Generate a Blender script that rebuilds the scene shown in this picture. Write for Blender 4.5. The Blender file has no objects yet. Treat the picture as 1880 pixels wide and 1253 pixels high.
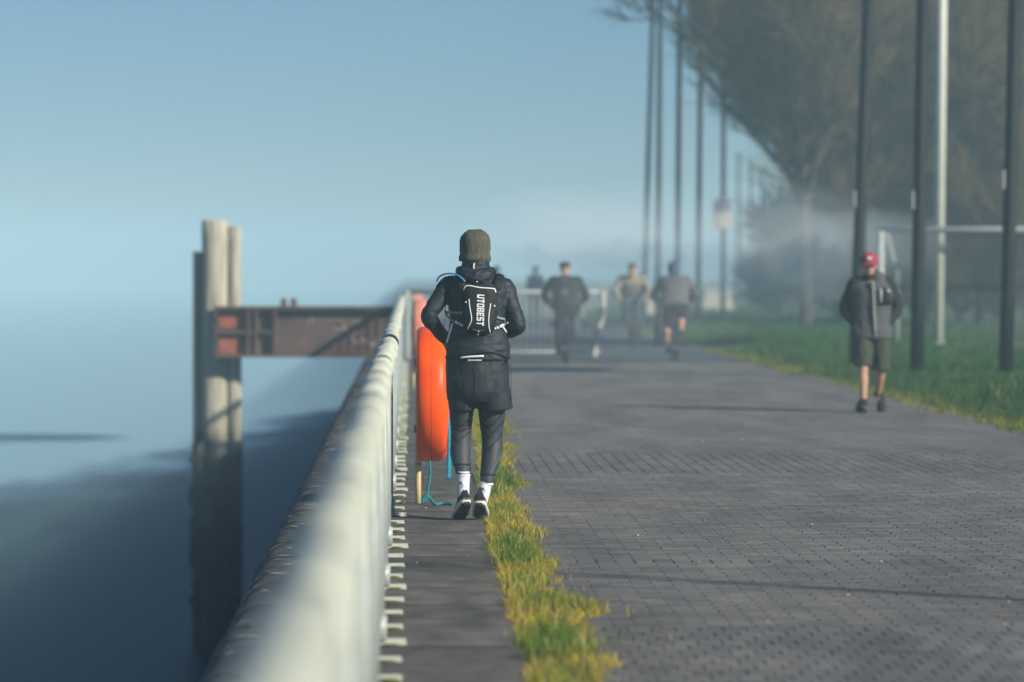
import bpy, math, random
import numpy as np
from mathutils import Vector, Matrix, noise
R = math.radians
rng = random.Random(7)
nrng = np.random.default_rng(11)
sc = bpy.context.scene
C = sc.collection

# ------------------------------------------------------------------ camera, sky, sun, exposure
FPX, VX, VY, CAMH = 7050.0, 752.0, 500.0, 1.553     # 135 mm lens in pixels of the 1880 px frame
cam_d = bpy.data.cameras.new('camera')
cam = bpy.data.objects.new('camera', cam_d); C.objects.link(cam)
cam.location = (0, 0, CAMH); cam.rotation_euler = (R(90), 0, 0)
cam_d.sensor_width = 36; cam_d.lens = 135.0
cam_d.shift_x = (940 - VX) / 1880.0
cam_d.shift_y = -(626.5 - VY) / 1880.0
cam_d.clip_start = 0.1; cam_d.clip_end = 5000
cam_d.dof.use_dof = True; cam_d.dof.focus_distance = 24.0; cam_d.dof.aperture_fstop = 2.15
sc.camera = cam

SUN_EL, SUN_DIR = R(27), Vector((0.795, -0.606))     # where the sun stands: behind the camera, to the right
w = bpy.data.worlds.new('World'); sc.world = w; w.use_nodes = True
nt = w.node_tree; nt.nodes.clear()
sky = nt.nodes.new('ShaderNodeTexSky'); sky.sky_type = 'NISHITA'; sky.sun_disc = False
sky.sun_elevation = SUN_EL; sky.sun_rotation = math.atan2(SUN_DIR.x, SUN_DIR.y)
sky.air_density = 1.0; sky.dust_density = 0.0; sky.ozone_density = 10.0
bg = nt.nodes.new('ShaderNodeBackground'); bg.inputs['Strength'].default_value = 0.05
wo = nt.nodes.new('ShaderNodeOutputWorld')
nt.links.new(sky.outputs[0], bg.inputs[0]); nt.links.new(bg.outputs[0], wo.inputs[0])
sd = bpy.data.lights.new('sun', 'SUN'); sd.energy = 4.2; sd.angle = R(1.6); sd.color = (1.0, 0.93, 0.80)
so = bpy.data.objects.new('sun', sd); C.objects.link(so)
sv = Vector((SUN_DIR.x * math.cos(SUN_EL), SUN_DIR.y * math.cos(SUN_EL), math.sin(SUN_EL)))
so.rotation_euler = sv.to_track_quat('Z', 'Y').to_euler()
sc.view_settings.view_transform = 'Standard'; sc.view_settings.look = 'None'
sc.view_settings.exposure = 0.55; sc.view_settings.gamma = 1.0
sc.cycles.volume_bounces = 2; sc.cycles.max_bounces = 6
sc.cycles.use_denoising = True

def gnd(px, py):
    d = CAMH * FPX / (py - VY)
    return ((px - VX) / FPX * d, d)
def at(px, py, d):
    return Vector(((px - VX) / FPX * d, d, CAMH - (py - VY) / FPX * d))

# ------------------------------------------------------------------ mesh helpers
class MB:
    def __init__(s): s.v = []; s.f = []
    def add(s, v, f):
        o = len(s.v); s.v += [tuple(p) for p in v]; s.f += [tuple(i + o for i in q) for q in f]; return s
    def box(s, c, size, m=None, taper=1.0):
        x, y, z = size[0] / 2, size[1] / 2, size[2] / 2
        vs = [Vector((a * x * (taper if b3 > 0 else 1), b * y * (taper if b3 > 0 else 1), b3 * z)) for b3 in (-1, 1) for b in (-1, 1) for a in (-1, 1)]
        if m is not None: vs = [m @ p for p in vs]
        vs = [p + Vector(c) for p in vs]
        return s.add(vs, [(0, 2, 3, 1), (4, 5, 7, 6), (0, 1, 5, 4), (2, 6, 7, 3), (0, 4, 6, 2), (1, 3, 7, 5)])
    def rings(s, rings, cap=True):
        n = len(rings[0]); vs = [p for r in rings for p in r]; fs = []
        for i in range(len(rings) - 1):
            for j in range(n):
                k = (j + 1) % n
                fs.append((i * n + j, i * n + k, (i + 1) * n + k, (i + 1) * n + j))
        if cap: fs.append(tuple(range(n))[::-1]); fs.append(tuple((len(rings) - 1) * n + j for j in range(n)))
        return s.add(vs, fs)
    def tube(s, pts, r, n=8, ref=None, cap=True, sub=0):
        return s.rings(tube_rings(pts, r, n, ref, sub), cap)
    def ell(s, c, rad, n=16, m=8, rot=None):
        rs = []
        for i in range(m + 1):
            a = -math.pi / 2 + math.pi * (i + .02) / (m + .04) if 0 < i < m else (-math.pi / 2 + .03 if i == 0 else math.pi / 2 - .03)
            ring = []
            for j in range(n):
                b = 2 * math.pi * j / n
                p = Vector((math.cos(a) * math.cos(b) * rad[0], math.cos(a) * math.sin(b) * rad[1], math.sin(a) * rad[2]))
                if rot is not None: p = rot @ p
                ring.append(p + Vector(c))
            rs.append(ring)
        return s.rings(rs)
    def lathe(s, prof, n=32, axis='Z', c=(0, 0, 0), cap=False):
        rs = []
        for r, h in prof:
            ring = []
            for j in range(n):
                a = 2 * math.pi * j / n
                if axis == 'Z': p = (r * math.cos(a), r * math.sin(a), h)
                elif axis == 'X': p = (h, r * math.cos(a), r * math.sin(a))
                else: p = (r * math.sin(a), h, r * math.cos(a))
                ring.append(Vector(p) + Vector(c))
            rs.append(ring)
        return s.rings(rs, cap)
    def strip(s, a, b):
        n = len(a)
        return s.add(list(a) + list(b), [(i, i + 1, n + i + 1, n + i) for i in range(n - 1)])
    def mesh(s, name, smooth=True):
        me = bpy.data.meshes.new(name); me.from_pydata(s.v, [], s.f)
        if smooth: me.polygons.foreach_set('use_smooth', [True] * len(me.polygons))
        me.update(); return me

def spline(vals, sub):
    if sub <= 0 or len(vals) < 3: 
        if sub > 0 and len(vals) == 2:
            a, b = np.array(vals[0], float), np.array(vals[1], float)
            return [a + (b - a) * k / (sub + 1) for k in range(sub + 2)]
        return [np.array(v, float) for v in vals]
    a = [np.array(v, float) for v in vals]; out = []
    P = [2 * a[0] - a[1]] + a + [2 * a[-1] - a[-2]]
    for i in range(1, len(P) - 2):
        for k in range(sub + 1):
            t = k / (sub + 1)
            out.append(.5 * (2 * P[i] + (P[i + 1] - P[i - 1]) * t + (2 * P[i - 1] - 5 * P[i] + 4 * P[i + 1] - P[i + 2]) * t * t + (3 * P[i] - P[i - 1] - 3 * P[i + 1] + P[i + 2]) * t ** 3))
    out.append(a[-1]); return out

def tube_rings(pts, r, n=8, ref=None, sub=0):
    if not isinstance(r, (list, tuple)): r = [r] * len(pts)
    rr = [(q, q) if not isinstance(q, (list, tuple)) else q for q in r]
    if sub:
        pts = [Vector(p) for p in spline([tuple(p) for p in pts], sub)]
        rr = [tuple(max(1e-4, x) for x in q) for q in spline(rr, sub)]
    pts = [Vector(p) for p in pts]; out = []; prev = None
    for i, p in enumerate(pts):
        t = (pts[min(i + 1, len(pts) - 1)] - pts[max(i - 1, 0)])
        t = t.normalized() if t.length > 1e-9 else Vector((0, 0, 1))
        if ref is not None: sd_ = Vector(ref).cross(t)
        elif prev is not None: sd_ = prev - t * prev.dot(t)
        else: sd_ = Vector((0, 1, 0)).cross(t) if abs(t.y) < .8 else Vector((0, 0, 1)).cross(t)
        if sd_.length < 1e-4: sd_ = prev if prev is not None else Vector((1, 0, 0))
        sd_ = sd_.normalized(); prev = sd_; up = t.cross(sd_)
        out.append([p + sd_ * (math.cos(2 * math.pi * j / n) * rr[i][0]) + up * (math.sin(2 * math.pi * j / n) * rr[i][1]) for j in range(n)])
    return out

def link(o, parent=None):
    C.objects.link(o)
    if parent is not None: o.parent = parent
    return o
def obj(name, mb, mt, parent=None, smooth=True, loc=None):
    me = mb if isinstance(mb, bpy.types.Mesh) else mb.mesh(name, smooth)
    if not me.materials: me.materials.append(mt)
    o = bpy.data.objects.new(name, me); link(o, parent)
    if loc is not None: o.location = loc
    return o
def tag(o, label=None, cat=None, group=None, kind=None):
    if label: o['label'] = label
    if cat: o['category'] = cat
    if group: o['group'] = group
    if kind: o['kind'] = kind
    return o
def empty(name, loc=(0, 0, 0), rz=0):
    o = bpy.data.objects.new(name, None); C.objects.link(o); o.location = loc; o.rotation_euler = (0, 0, rz); o.empty_display_size = .1
    return o
def copy_tree(o, parent=None):
    c = o.copy(); C.objects.link(c); c.parent = parent
    for ch in list(o.children): copy_tree(ch, c)
    return c
def np_mesh(name, V, F, attr=None):
    me = bpy.data.meshes.new(name)
    V = np.asarray(V, np.float32); F = np.asarray(F, np.int32); k = F.shape[1]
    me.vertices.add(len(V)); me.vertices.foreach_set('co', V.ravel())
    me.loops.add(F.size); me.loops.foreach_set('vertex_index', F.ravel())
    me.polygons.add(len(F)); me.polygons.foreach_set('loop_start', np.arange(0, F.size, k, dtype=np.int32))
    me.update(calc_edges=True)
    if attr is not None:
        a = me.color_attributes.new('col', 'FLOAT_COLOR', 'POINT')
        a.data.foreach_set('color', np.asarray(attr, np.float32).ravel())
    return me
def remesh(mb, name, voxel, smooth=3, folds=None):
    me = mb.mesh(name); o = bpy.data.objects.new('tmp', me); C.objects.link(o)
    m = o.modifiers.new('r', 'REMESH'); m.mode = 'VOXEL'; m.voxel_size = voxel; m.use_smooth_shade = True
    if smooth:
        s = o.modifiers.new('s', 'SMOOTH'); s.iterations = smooth; s.factor = .5
    dg = bpy.context.evaluated_depsgraph_get()
    out = bpy.data.meshes.new_from_object(o.evaluated_get(dg)); out.name = name
    bpy.data.objects.remove(o); bpy.data.meshes.remove(me)
    if folds: fold(out, *folds)
    out.polygons.foreach_set('use_smooth', [True] * len(out.polygons))
    return out
def fold(me, amp, sx, sz, seed=0.0):
    nn = [v.normal.copy() for v in me.vertices]
    for v, n in zip(me.vertices, nn):
        p = v.co
        q = Vector((p.x * sx + p.z * sz * .35 + seed, p.y * sx + seed, p.z * sz - p.x * sx * .3))
        a = noise.noise(q); b = noise.noise(q * 2.3 + Vector((5, 1, 7)))
        v.co = p + n * amp * ((.5 - abs(a) * 2.2) + .45 * b)
    me.update()

# ------------------------------------------------------------------ materials
def mat(name, col, rough=.7, var=.25, scale=6, bump=.0, bscale=40, metal=0.0, col2=None, spec=.4, coat=0, stretch=None, rand=0.0, island=False, sub=0, stain=None):
    m = bpy.data.materials.new(name); m.use_nodes = True; t = m.node_tree; N = t.nodes; L = t.links
    b = N['Principled BSDF']; b.inputs['Roughness'].default_value = rough; b.inputs['Metallic'].default_value = metal
    b.inputs['Specular IOR Level'].default_value = spec; b.inputs['Coat Weight'].default_value = coat
    tc = N.new('ShaderNodeTexCoord'); mp = N.new('ShaderNodeMapping'); L.new(tc.outputs['Object'], mp.inputs[0])
    if stretch: mp.inputs['Scale'].default_value = stretch
    nz = N.new('ShaderNodeTexNoise'); nz.inputs['Scale'].default_value = scale; nz.inputs['Detail'].default_value = 6; nz.inputs['Roughness'].default_value = .65
    L.new(mp.outputs[0], nz.inputs['Vector'])
    cr = N.new('ShaderNodeValToRGB'); cr.color_ramp.elements[0].position = .3; cr.color_ramp.elements[1].position = .7
    c2 = col2 or tuple(min(1, c * (1 + var)) for c in col); c1 = col if col2 else tuple(c * (1 - var) for c in col)
    cr.color_ramp.elements[0].color = (*c1, 1); cr.color_ramp.elements[1].color = (*c2, 1)
    L.new(nz.outputs['Fac'], cr.inputs[0]); out = cr.outputs[0]
    if rand:
        hs = N.new('ShaderNodeHueSaturation'); mr = N.new('ShaderNodeMapRange')
        mr.inputs['To Min'].default_value = 1 - rand; mr.inputs['To Max'].default_value = 1 + rand
        if island: g = N.new('ShaderNodeNewGeometry'); L.new(g.outputs['Random Per Island'], mr.inputs[0])
        else: g = N.new('ShaderNodeObjectInfo'); L.new(g.outputs['Random'], mr.inputs[0])
        L.new(mr.outputs[0], hs.inputs['Value']); L.new(out, hs.inputs['Color']); out = hs.outputs[0]
    if stain:
        ge = N.new('ShaderNodeNewGeometry'); mp2 = N.new('ShaderNodeMapping'); mp2.inputs['Scale'].default_value = stain[1]; L.new(ge.outputs['Position'], mp2.inputs[0])
        n3 = N.new('ShaderNodeTexNoise'); n3.inputs['Scale'].default_value = 1.0; n3.inputs['Detail'].default_value = 5; L.new(mp2.outputs[0], n3.inputs['Vector'])
        m3 = N.new('ShaderNodeMapRange'); m3.inputs['From Min'].default_value = .3; m3.inputs['From Max'].default_value = .7; m3.inputs['To Min'].default_value = 1 - stain[0]; m3.inputs['To Max'].default_value = 1 + stain[0]
        L.new(n3.outputs['Fac'], m3.inputs[0]); h3 = N.new('ShaderNodeHueSaturation'); L.new(m3.outputs[0], h3.inputs['Value']); L.new(out, h3.inputs['Color']); out = h3.outputs[0]
    L.new(out, b.inputs['Base Color'])
    if bump:
        n2 = N.new('ShaderNodeTexNoise'); n2.inputs['Scale'].default_value = bscale; n2.inputs['Detail'].default_value = 5
        L.new(mp.outputs[0], n2.inputs['Vector'])
        bp = N.new('ShaderNodeBump'); bp.inputs['Strength'].default_value = bump; bp.inputs['Distance'].default_value = .02
        L.new(n2.outputs['Fac'], bp.inputs['Height']); L.new(bp.outputs[0], b.inputs['Normal'])
    return m
def attr_mat(name, rough=.7, trans=.25):
    m = bpy.data.materials.new(name); m.use_nodes = True; t = m.node_tree; N = t.nodes; L = t.links
    b = N['Principled BSDF']; b.inputs['Roughness'].default_value = rough; b.inputs['Specular IOR Level'].default_value = .2
    a = N.new('ShaderNodeAttribute'); a.attribute_name = 'col'; L.new(a.outputs['Color'], b.inputs['Base Color'])
    tr = N.new('ShaderNodeBsdfTranslucent'); L.new(a.outputs['Color'], tr.inputs[0])
    mx = N.new('ShaderNodeMixShader'); mx.inputs[0].default_value = trans
    L.new(b.outputs[0], mx.inputs[1]); L.new(tr.outputs[0], mx.inputs[2]); L.new(mx.outputs[0], N['Material Output'].inputs[0])
    return m
M = dict(
    brick=mat('paving_brick_grey', (.145, .14, .132), .8, .3, 30, .35, 120, rand=.2, spec=.35, stain=(.25, (1.6, .35, 1))),
    bricks=mat('paving_brick_far', (.145, .14, .132), .8, .3, 30, .35, 120, rand=.2, island=True, spec=.35, stain=(.25, (1.6, .35, 1))),
    joint=mat('joint_sand', (.125, .12, .108), .95, .3, 20),
    stone=mat('coping_granite', (.125, .118, .108), .8, .5, 7, .8, 40, rand=.2, stretch=(.8, 7, 1), spec=.3, stain=(.35, (5, 2.5, 5))),
    wall=mat('quay_concrete', (.1, .1, .1), .9, .4, 1.5, .4, 8),
    soil=mat('soil', (.07, .055, .03), .95, .3, 12, .5, 30),
    land=mat('ground_earth', (.06, .075, .03), .95, .35, 2),
    lawn=mat('lawn_turf', (.035, .075, .02), .9, .4, 3, .5, 20),
    tree_shade_paving=mat('tree_shade_paving', (.07, .078, .09), .85, .2, 8, .3, 150),  # darker, bluer tone paints the trees' shadow on the far promenade
    mud=mat('mud', (.003, .016, .019), .36, .35, .3, .35, .8, spec=.22, col2=(.010, .030, .033)),
    rail=mat('cream_paint', (.46, .49, .39), .5, .16, 7, .15, 30, col2=(.64, .66, .53), stain=(.22, (14, 1.2, 14))),
    rail_grey=mat('galvanised', (.36, .40, .38), .5, .2, 9, .1, 40, metal=.15),
    foot=mat('cleat_paint', (.5, .5, .42), .6, .2, 25, .2, 60),
    moss=mat('moss', (.09, .11, .02), .95, .4, 60, .6, 120),
    lichen=mat('lichen', (.36, .37, .31), .95, .25, 60, .3, 120),
    pile=mat('weathered_timber', (.25, .22, .16), .85, .4, 5, .6, 12, stretch=(3, 3, .25), col2=(.55, .52, .40)),
    pile_dark=mat('brown_timber', (.10, .075, .055), .85, .35, 5, .5, 12, stretch=(3, 3, .25)),
    weed=mat('wet_weed_timber', (.012, .022, .022), .55, .5, 6, .6, 15),
    beam=mat('rusted_beam', (.06, .035, .03), .8, .3, 2.2, .3, 20, col2=(.13, .08, .065)),
    rust=mat('red_rust', (.30, .085, .05), .8, .35, 3, .3, 20),
    black_post=mat('black_post_paint', (.008, .013, .015), .6, .3, 4, spec=.2),
    white_post=mat('white_post_paint', (.68, .68, .58), .45, .08, 4),
    goal=mat('goal_white', (.5, .52, .5), .5, .1, 4),
    net=mat('net_cord', (.25, .25, .22), .8, .1, 4),
    plate=mat('white_plate', (.75, .75, .73), .5, .05, 4),
    sign_blue=mat('sign_blue', (.05, .25, .6), .5, .05, 4),
    sign_yellow=mat('sign_cream', (.74, .70, .58), .5, .05, 4),
    lamp_glass=mat('lamp_glass', (.5, .5, .48), .2, .05, 4),
    bark=mat('bark', (.05, .042, .034), .9, .35, 6, .5, 20),
    twig=mat('twigs', (.05, .039, .022), .85, .4, .5, col2=(.20, .135, .05)),
    bush=mat('bush_twigs', (.05, .05, .03), .85, .4, .5, col2=(.10, .09, .045)),
    orange=mat('orange_plastic', (.93, .075, .0), .40, .1, 3, .06, 60, spec=.25, col2=(.96, .105, .0), stain=(.10, (3, 3, 5))),
    pinkish=mat('hazed_orange_plastic', (.72, .26, .18), .6, .1, 3, .06, 60, spec=.15),  # paling by the fog painted into the orange of the farther housings
    seam=mat('seam_dark_orange', (.35, .04, .005), .6),
    bamboo=mat('yellow_wood_post', (.55, .42, .17), .6, .3, 6, .1, 30, stretch=(1, 1, .2), col2=(.7, .62, .4)),
    rope_teal=mat('teal_rope', (.015, .22, .22), .8, .3, 30, .4, 150),
    rope_blue=mat('cyan_rope', (.01, .28, .42), .75, .3, 30, .4, 150),
    rope_navy=mat('blue_twine', (.03, .1, .3), .8),
    skin=mat('skin', (.5, .27, .18), .55, .1, 10, sub=1),
    beanie=mat('olive_knit', (.12, .125, .09), .95, .3, 26, 1.0, 130, stretch=(1.8, 1.8, .45)),
    jacket=mat('charcoal_softshell', (.013, .020, .028), .6, .2, 14, .3, 20, spec=.35, stretch=(1, 1, 2.4)),
    shorts=mat('charcoal_shorts', (.015, .021, .028), .66, .2, 14, .25, 18, spec=.32, stretch=(1.6, 1.6, .8)),
    tights=mat('grey_tights', (.035, .041, .050), .6, .15, 20, .08, 250, spec=.4),
    chevron=mat('chevron_dark', (.006, .007, .009), .8, .1, 20),
    pack=mat('pack_black', (.010, .013, .016), .6, .2, 20, .25, 300, spec=.3),
    white_refl=mat('reflective_white', (.8, .8, .78), .4, .04, 5),
    strap=mat('grey_webbing', (.2, .27, .28), .7, .1, 30),
    hose=mat('blue_hose', (.08, .3, .62), .3, .05, 5, spec=.5),
    sock=mat('white_sock', (.72, .73, .76), .9, .05, 30, .4, 260),
    ink=mat('black_ink', (.012, .012, .014), .7),
    shoe=mat('navy_mesh', (.010, .017, .030), .8, .3, 40, .5, 250),
    midsole=mat('cream_midsole', (.66, .62, .5), .65, .15, 25, .2, 60),
    outsole=mat('black_rubber', (.012, .02, .024), .7, .3, 30, .4, 80),
    cap=mat('maroon_cap', (.30, .03, .06), .8, .15, 20),
    vest=mat('grey_fleece', (.085, .088, .09), .95, .2, 40, .5, 120),
    black_cloth=mat('black_cloth', (.014, .017, .019), .85, .25, 15, .2, 120),
    olive=mat('olive_shorts', (.045, .052, .03), .85, .2, 15, .2, 120),
    zip=mat('pale_zip', (.42, .44, .42), .5, .1, 20),
    grey_hood=mat('grey_hoodie', (.10, .095, .10), .9, .2, 12, .2, 100),
    beige=mat('beige_jacket', (.25, .23, .17), .9, .2, 12, .2, 100),
    denim=mat('blue_denim', (.03, .05, .085), .9, .25, 15, .2, 150),
    pink=mat('pink_top', (.36, .2, .2), .85, .15, 10),
    blue_cloth=mat('slate_cloth', (.05, .09, .15), .85, .2, 10),
    hair=mat('dark_hair', (.02, .015, .012), .6, .3, 40),
    rubber=mat('tyre', (.012, .012, .013), .8),
    steel=mat('bike_metal', (.06, .06, .065), .3, .1, 5, metal=.8),
    bike_paint=mat('bike_paint', (.03, .035, .05), .35, .1, 5),
    concrete=mat('pale_concrete', (.42, .41, .36), .9, .15, 3, .2, 20),
    blade=attr_mat('grass_blade'),
)
def wet_mud(m):
    t = m.node_tree; N = t.nodes; L = t.links; b = N['Principled BSDF']
    g = N.new('ShaderNodeNewGeometry'); sx_ = N.new('ShaderNodeSeparateXYZ'); L.new(g.outputs['Position'], sx_.inputs[0])
    for key, lo, hi in (('Roughness', .12, .5), ('Specular IOR Level', .55, .12)):
        r_ = N.new('ShaderNodeMapRange'); r_.interpolation_type = 'SMOOTHSTEP'; r_.inputs['From Min'].default_value = -5.0; r_.inputs['From Max'].default_value = -4.93
        r_.inputs['To Min'].default_value = lo; r_.inputs['To Max'].default_value = hi; L.new(sx_.outputs['Z'], r_.inputs[0]); L.new(r_.outputs[0], b.inputs[key])
wet_mud(M['mud'])
def water_mat():
    m = bpy.data.materials.new('river_water'); m.use_nodes = True; t = m.node_tree; N = t.nodes; L = t.links
    b = N['Principled BSDF']; b.inputs['Base Color'].default_value = (.03, .07, .09, 1); b.inputs['Roughness'].default_value = .12; b.inputs['Specular IOR Level'].default_value = .6
    tc = N.new('ShaderNodeTexCoord'); nz = N.new('ShaderNodeTexNoise'); nz.inputs['Scale'].default_value = .6; nz.inputs['Detail'].default_value = 4
    L.new(tc.outputs['Object'], nz.inputs['Vector']); bp = N.new('ShaderNodeBump'); bp.inputs['Strength'].default_value = .25; bp.inputs['Distance'].default_value = .1
    L.new(nz.outputs['Fac'], bp.inputs['Height']); L.new(bp.outputs[0], b.inputs['Normal']); return m
M['water'] = water_mat()

# ------------------------------------------------------------------ the setting
def sheet(name, x0, x1, y0, y1, z, mt, kind='structure'):
    o = obj(name, MB().add([(x0, y0, z), (x1, y0, z), (x1, y1, z), (x0, y1, z)], [(0, 1, 2, 3)]), mt, smooth=False)
    return tag(o, kind=kind)
FAR = 1400
EDGE_IN, EDGE_OUT, BRK1, PATH_R = 0.47, -0.86, 66.0, 6.05
WZ = -5.0
tag(sheet('water', -900, -0.75, -30, FAR, WZ, M['water']), 'calm pale river water fading into the fog', 'water')
tag(sheet('ground', -0.7, 600, -30, FAR, -0.06, M['land']), 'earth under the promenade and lawn', 'ground')
# quay wall, below the coping
qw = tag(obj('quay_wall', MB().box(((EDGE_OUT + .04 - .5) / 2 - .02, (FAR - 30) / 2, (WZ - .9) / 2 - .12), (.40, FAR + 30, -(WZ - .9) - .24)), M['wall'], smooth=False),
         'dark concrete quay wall capped with stone along the water', 'quay wall', kind='structure')
# coping stones, each its own piece
def coping_mesh(seed):
    r = random.Random(seed); ln = 1.0; prof = []
    rad = .17
    for k in range(8):
        a = math.pi / 2 + (math.pi / 2) * k / 7
        prof.append((EDGE_OUT + rad + math.cos(a) * rad, -rad + math.sin(a) * rad))
    prof = [(EDGE_IN, -.3), (EDGE_IN, -.008), (EDGE_IN - .01, 0), (.2, r.uniform(-.002, .002)), (-.2, 0), (-.45, .002)] + prof + [(EDGE_OUT, -.3)]
    mb = MB(); ys = [-.497, -.487, -.3, -.1, .1, .3, .487, .497]; rs = []
    for i, y in enumerate(ys):
        sc_ = -.012 if i in (0, len(ys) - 1) else 0
        rs.append([Vector((x + (-sc_ * .6 if x < -.7 else 0) + r.uniform(-.002, .002), y, z + (sc_ if z > -.29 else 0) + (noise.noise(Vector((x * 4, y * 4, seed * 3))) * .004 if sc_ == 0 else 0))) for x, z in prof])
    return mb.rings(rs, True).mesh('coping_stone', True)
cm = [coping_mesh(s) for s in range(5)]
for me in cm: me.materials.append(M['stone'])
yy = 5.5; k = 0
while yy < 100:
    o = bpy.data.objects.new('coping_stone', cm[k % 5]); link(o, qw)
    o.location = (rng.uniform(-.008, .008), yy, rng.uniform(-.003, .003)); o.rotation_euler = (0, rng.uniform(-.003, .003), 0)
    o.scale = (1, 1.0, 1)
    yy += 1.0; k += 1
# lichen and moss patches, thin raised crusts lying on the outer coping edge
lm = MB(); mm = MB()
def crust(mb, x, y, rx, ry, seed, h=.006):
    def zc(px):
        if px > EDGE_OUT + .17: return .003
        q = max(-1, min(1, (px - EDGE_OUT - .17) / .17)); return -.17 + .17 * math.sqrt(max(0, 1 - q * q)) + .003
    n = 14; vs = [(x, y, zc(x) + h)]
    for j in range(n):
        a = 2 * math.pi * j / n; q = .6 + .7 * noise.noise(Vector((math.cos(a) * 1.4 + seed, math.sin(a) * 1.4, seed * 2.1))) + .2
        px = max(EDGE_OUT + .012, x + math.cos(a) * rx * q); vs.append((px, y + math.sin(a) * ry * q, zc(px) + .001))
    mb.add(vs, [(0, 1 + j, 1 + (j + 1) % n) for j in range(n)])
for i in range(260):
    y = rng.uniform(12, 60); crust(lm, rng.uniform(EDGE_OUT + .03, -.2), y, rng.uniform(.02, .1), rng.uniform(.01, .05), i * .7)
for i in range(70):
    y = rng.uniform(12, 60); crust(mm, rng.uniform(EDGE_OUT + .05, -.25), y, rng.uniform(.03, .1), rng.uniform(.03, .12), i * 1.3, .015)
tag(obj('lichen', lm, M['lichen'], qw), kind='stuff'); tag(obj('moss', mm, M['moss'], qw), kind='stuff')

# mudflat laid bare by the tide
edge = [(-60, 60), (-34, 92), (-20, 114), (-13.5, 126.5), (-11.9, 140), (-9.1, 159), (-7.6, 174), (-4, 186), (-.8, 192)]
def fbm0(y): return noise.noise(Vector((y * .11, 2, 0))) + .5 * noise.noise(Vector((y * .33, 5, 0)))
def mud_edge(y):
    if y < 60: return -60
    for (x0, y0), (x1, y1) in zip(edge, edge[1:]):
        if y0 <= y <= y1: return x0 + (x1 - x0) * (y - y0) / (y1 - y0)
    return -.8
V = []; F = []; ny, nx = 150, 40
for i in range(ny):
    y = -25 + 217 * i / (ny - 1); xe = mud_edge(y) + .7 * fbm0(y)
    for j in range(nx):
        t = j / (nx - 1); x = -.75 + (xe + .75) * (t ** 1.3)
        e = min(1, (1 - t) * 1.35) * min(1, max(0, (194 - y) / 14))
        z = WZ - .012 + .10 * e + (.022 * noise.noise(Vector((x * .35, y * .12, 0))) + .014 * noise.noise(Vector((x * 1.1, y * .4, 3)))) * (1 - .3 * e)
        V.append((x, y, z))
for i in range(ny - 1):
    for j in range(nx - 1):
        a = i * nx + j; F.append((a, a + 1, a + nx + 1, a + nx))
tag(obj('mudflat', MB().add(V, F), M['mud']), 'dark wet mudflat below the quay', 'mudflat', kind='structure')
V = []; F = []
for i in range(25):
    for j in range(9):
        u, t = i / 24, j / 8; x = -8.2 - 60 * u; y = 148 + 9 * t + 2 * noise.noise(Vector((u * 6, t, 1)))
        V.append((x, y, WZ - .08 + .2 * math.sin(math.pi * t) * min(1, u * 10)))
for i in range(24):
    for j in range(8):
        a = i * 9 + j; F.append((a, a + 9, a + 10, a + 1))
tag(obj('sandbar', MB().add(V, F), M['mud']), 'thin dark sandbar out in the pale water', 'sandbar', kind='structure')

# ------------------------------------------------------------------ promenade: bricks, far stretch coloured as tree shade
path = tag(sheet('path', EDGE_IN + .005, PATH_R, -20, BRK1, -.0052, M['joint']), 'grey block paved promenade', 'path')
tag(sheet('shaded_path', EDGE_IN + .005, PATH_R, BRK1 + .005, FAR, -.004, M['tree_shade_paving']), 'far stretch of the promenade with tree shade painted into its darker colour', 'path')
bricks = []
x0p = EDGE_IN + .012
y = 13.6; row = 0
def longi(y): return y < 16.63 or 20.5 < y < 20.72 or 29.7 < y < 32.9
while y < BRK1 - .2:
    if longi(y):
        dp = .2; off = 0 if y > 18 else (row % 2) * 0
        stag = y < 16.63; wd = .1035
        xs = np.arange(x0p - (wd / 2 if (stag and row % 2) else 0), PATH_R - .05, wd)
        for i, x in enumerate(xs):
            if x + wd - max(x, x0p) > .03: bricks.append((max(x, x0p), x + wd, y, y + dp))
    else:
        dp = .1035; xs = np.arange(x0p - (row % 2) * .1035, PATH_R - .05, .207)
        for x in xs:
            a, b = max(x, x0p), min(x + .207, PATH_R)
            if b - a > .05: bricks.append((a, b, y, y + dp))
    y += dp; row += 1
inview = [b for b in bricks if b[0] > .62 and (b[1] * FPX / b[2] + VX) < 1905 and b[3] > 14.35]
inview.sort(key=lambda b: b[2]); near = set(inview[:300])
def brick_geo(b, g=.0018, ch=.003, dz=0, tx=0, ty=0):
    x0, x1, y0, y1 = b[0] + g, b[1] - g, b[2] + g, b[3] - g; c = ch
    def z(x, y): return dz + tx * (x - (x0 + x1) / 2) + ty * (y - (y0 + y1) / 2)
    vs = [(x0, y0, -.02), (x1, y0, -.02), (x1, y1, -.02), (x0, y1, -.02),
          (x0, y0, -.003 + z(x0, y0)), (x1, y0, -.003 + z(x1, y0)), (x1, y1, -.003 + z(x1, y1)), (x0, y1, -.003 + z(x0, y1)),
          (x0 + c, y0 + c, z(x0, y0)), (x1 - c, y0 + c, z(x1, y0)), (x1 - c, y1 - c, z(x1, y1)), (x0 + c, y1 - c, z(x0, y1))]
    fs = [(8, 9, 10, 11)]
    for q in range(4):
        n = (q + 1) % 4; fs += [(q, n, 4 + n, 4 + q), (4 + q, 4 + n, 8 + n, 8 + q)]
    return vs, fs
bm_cache = {}
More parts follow.
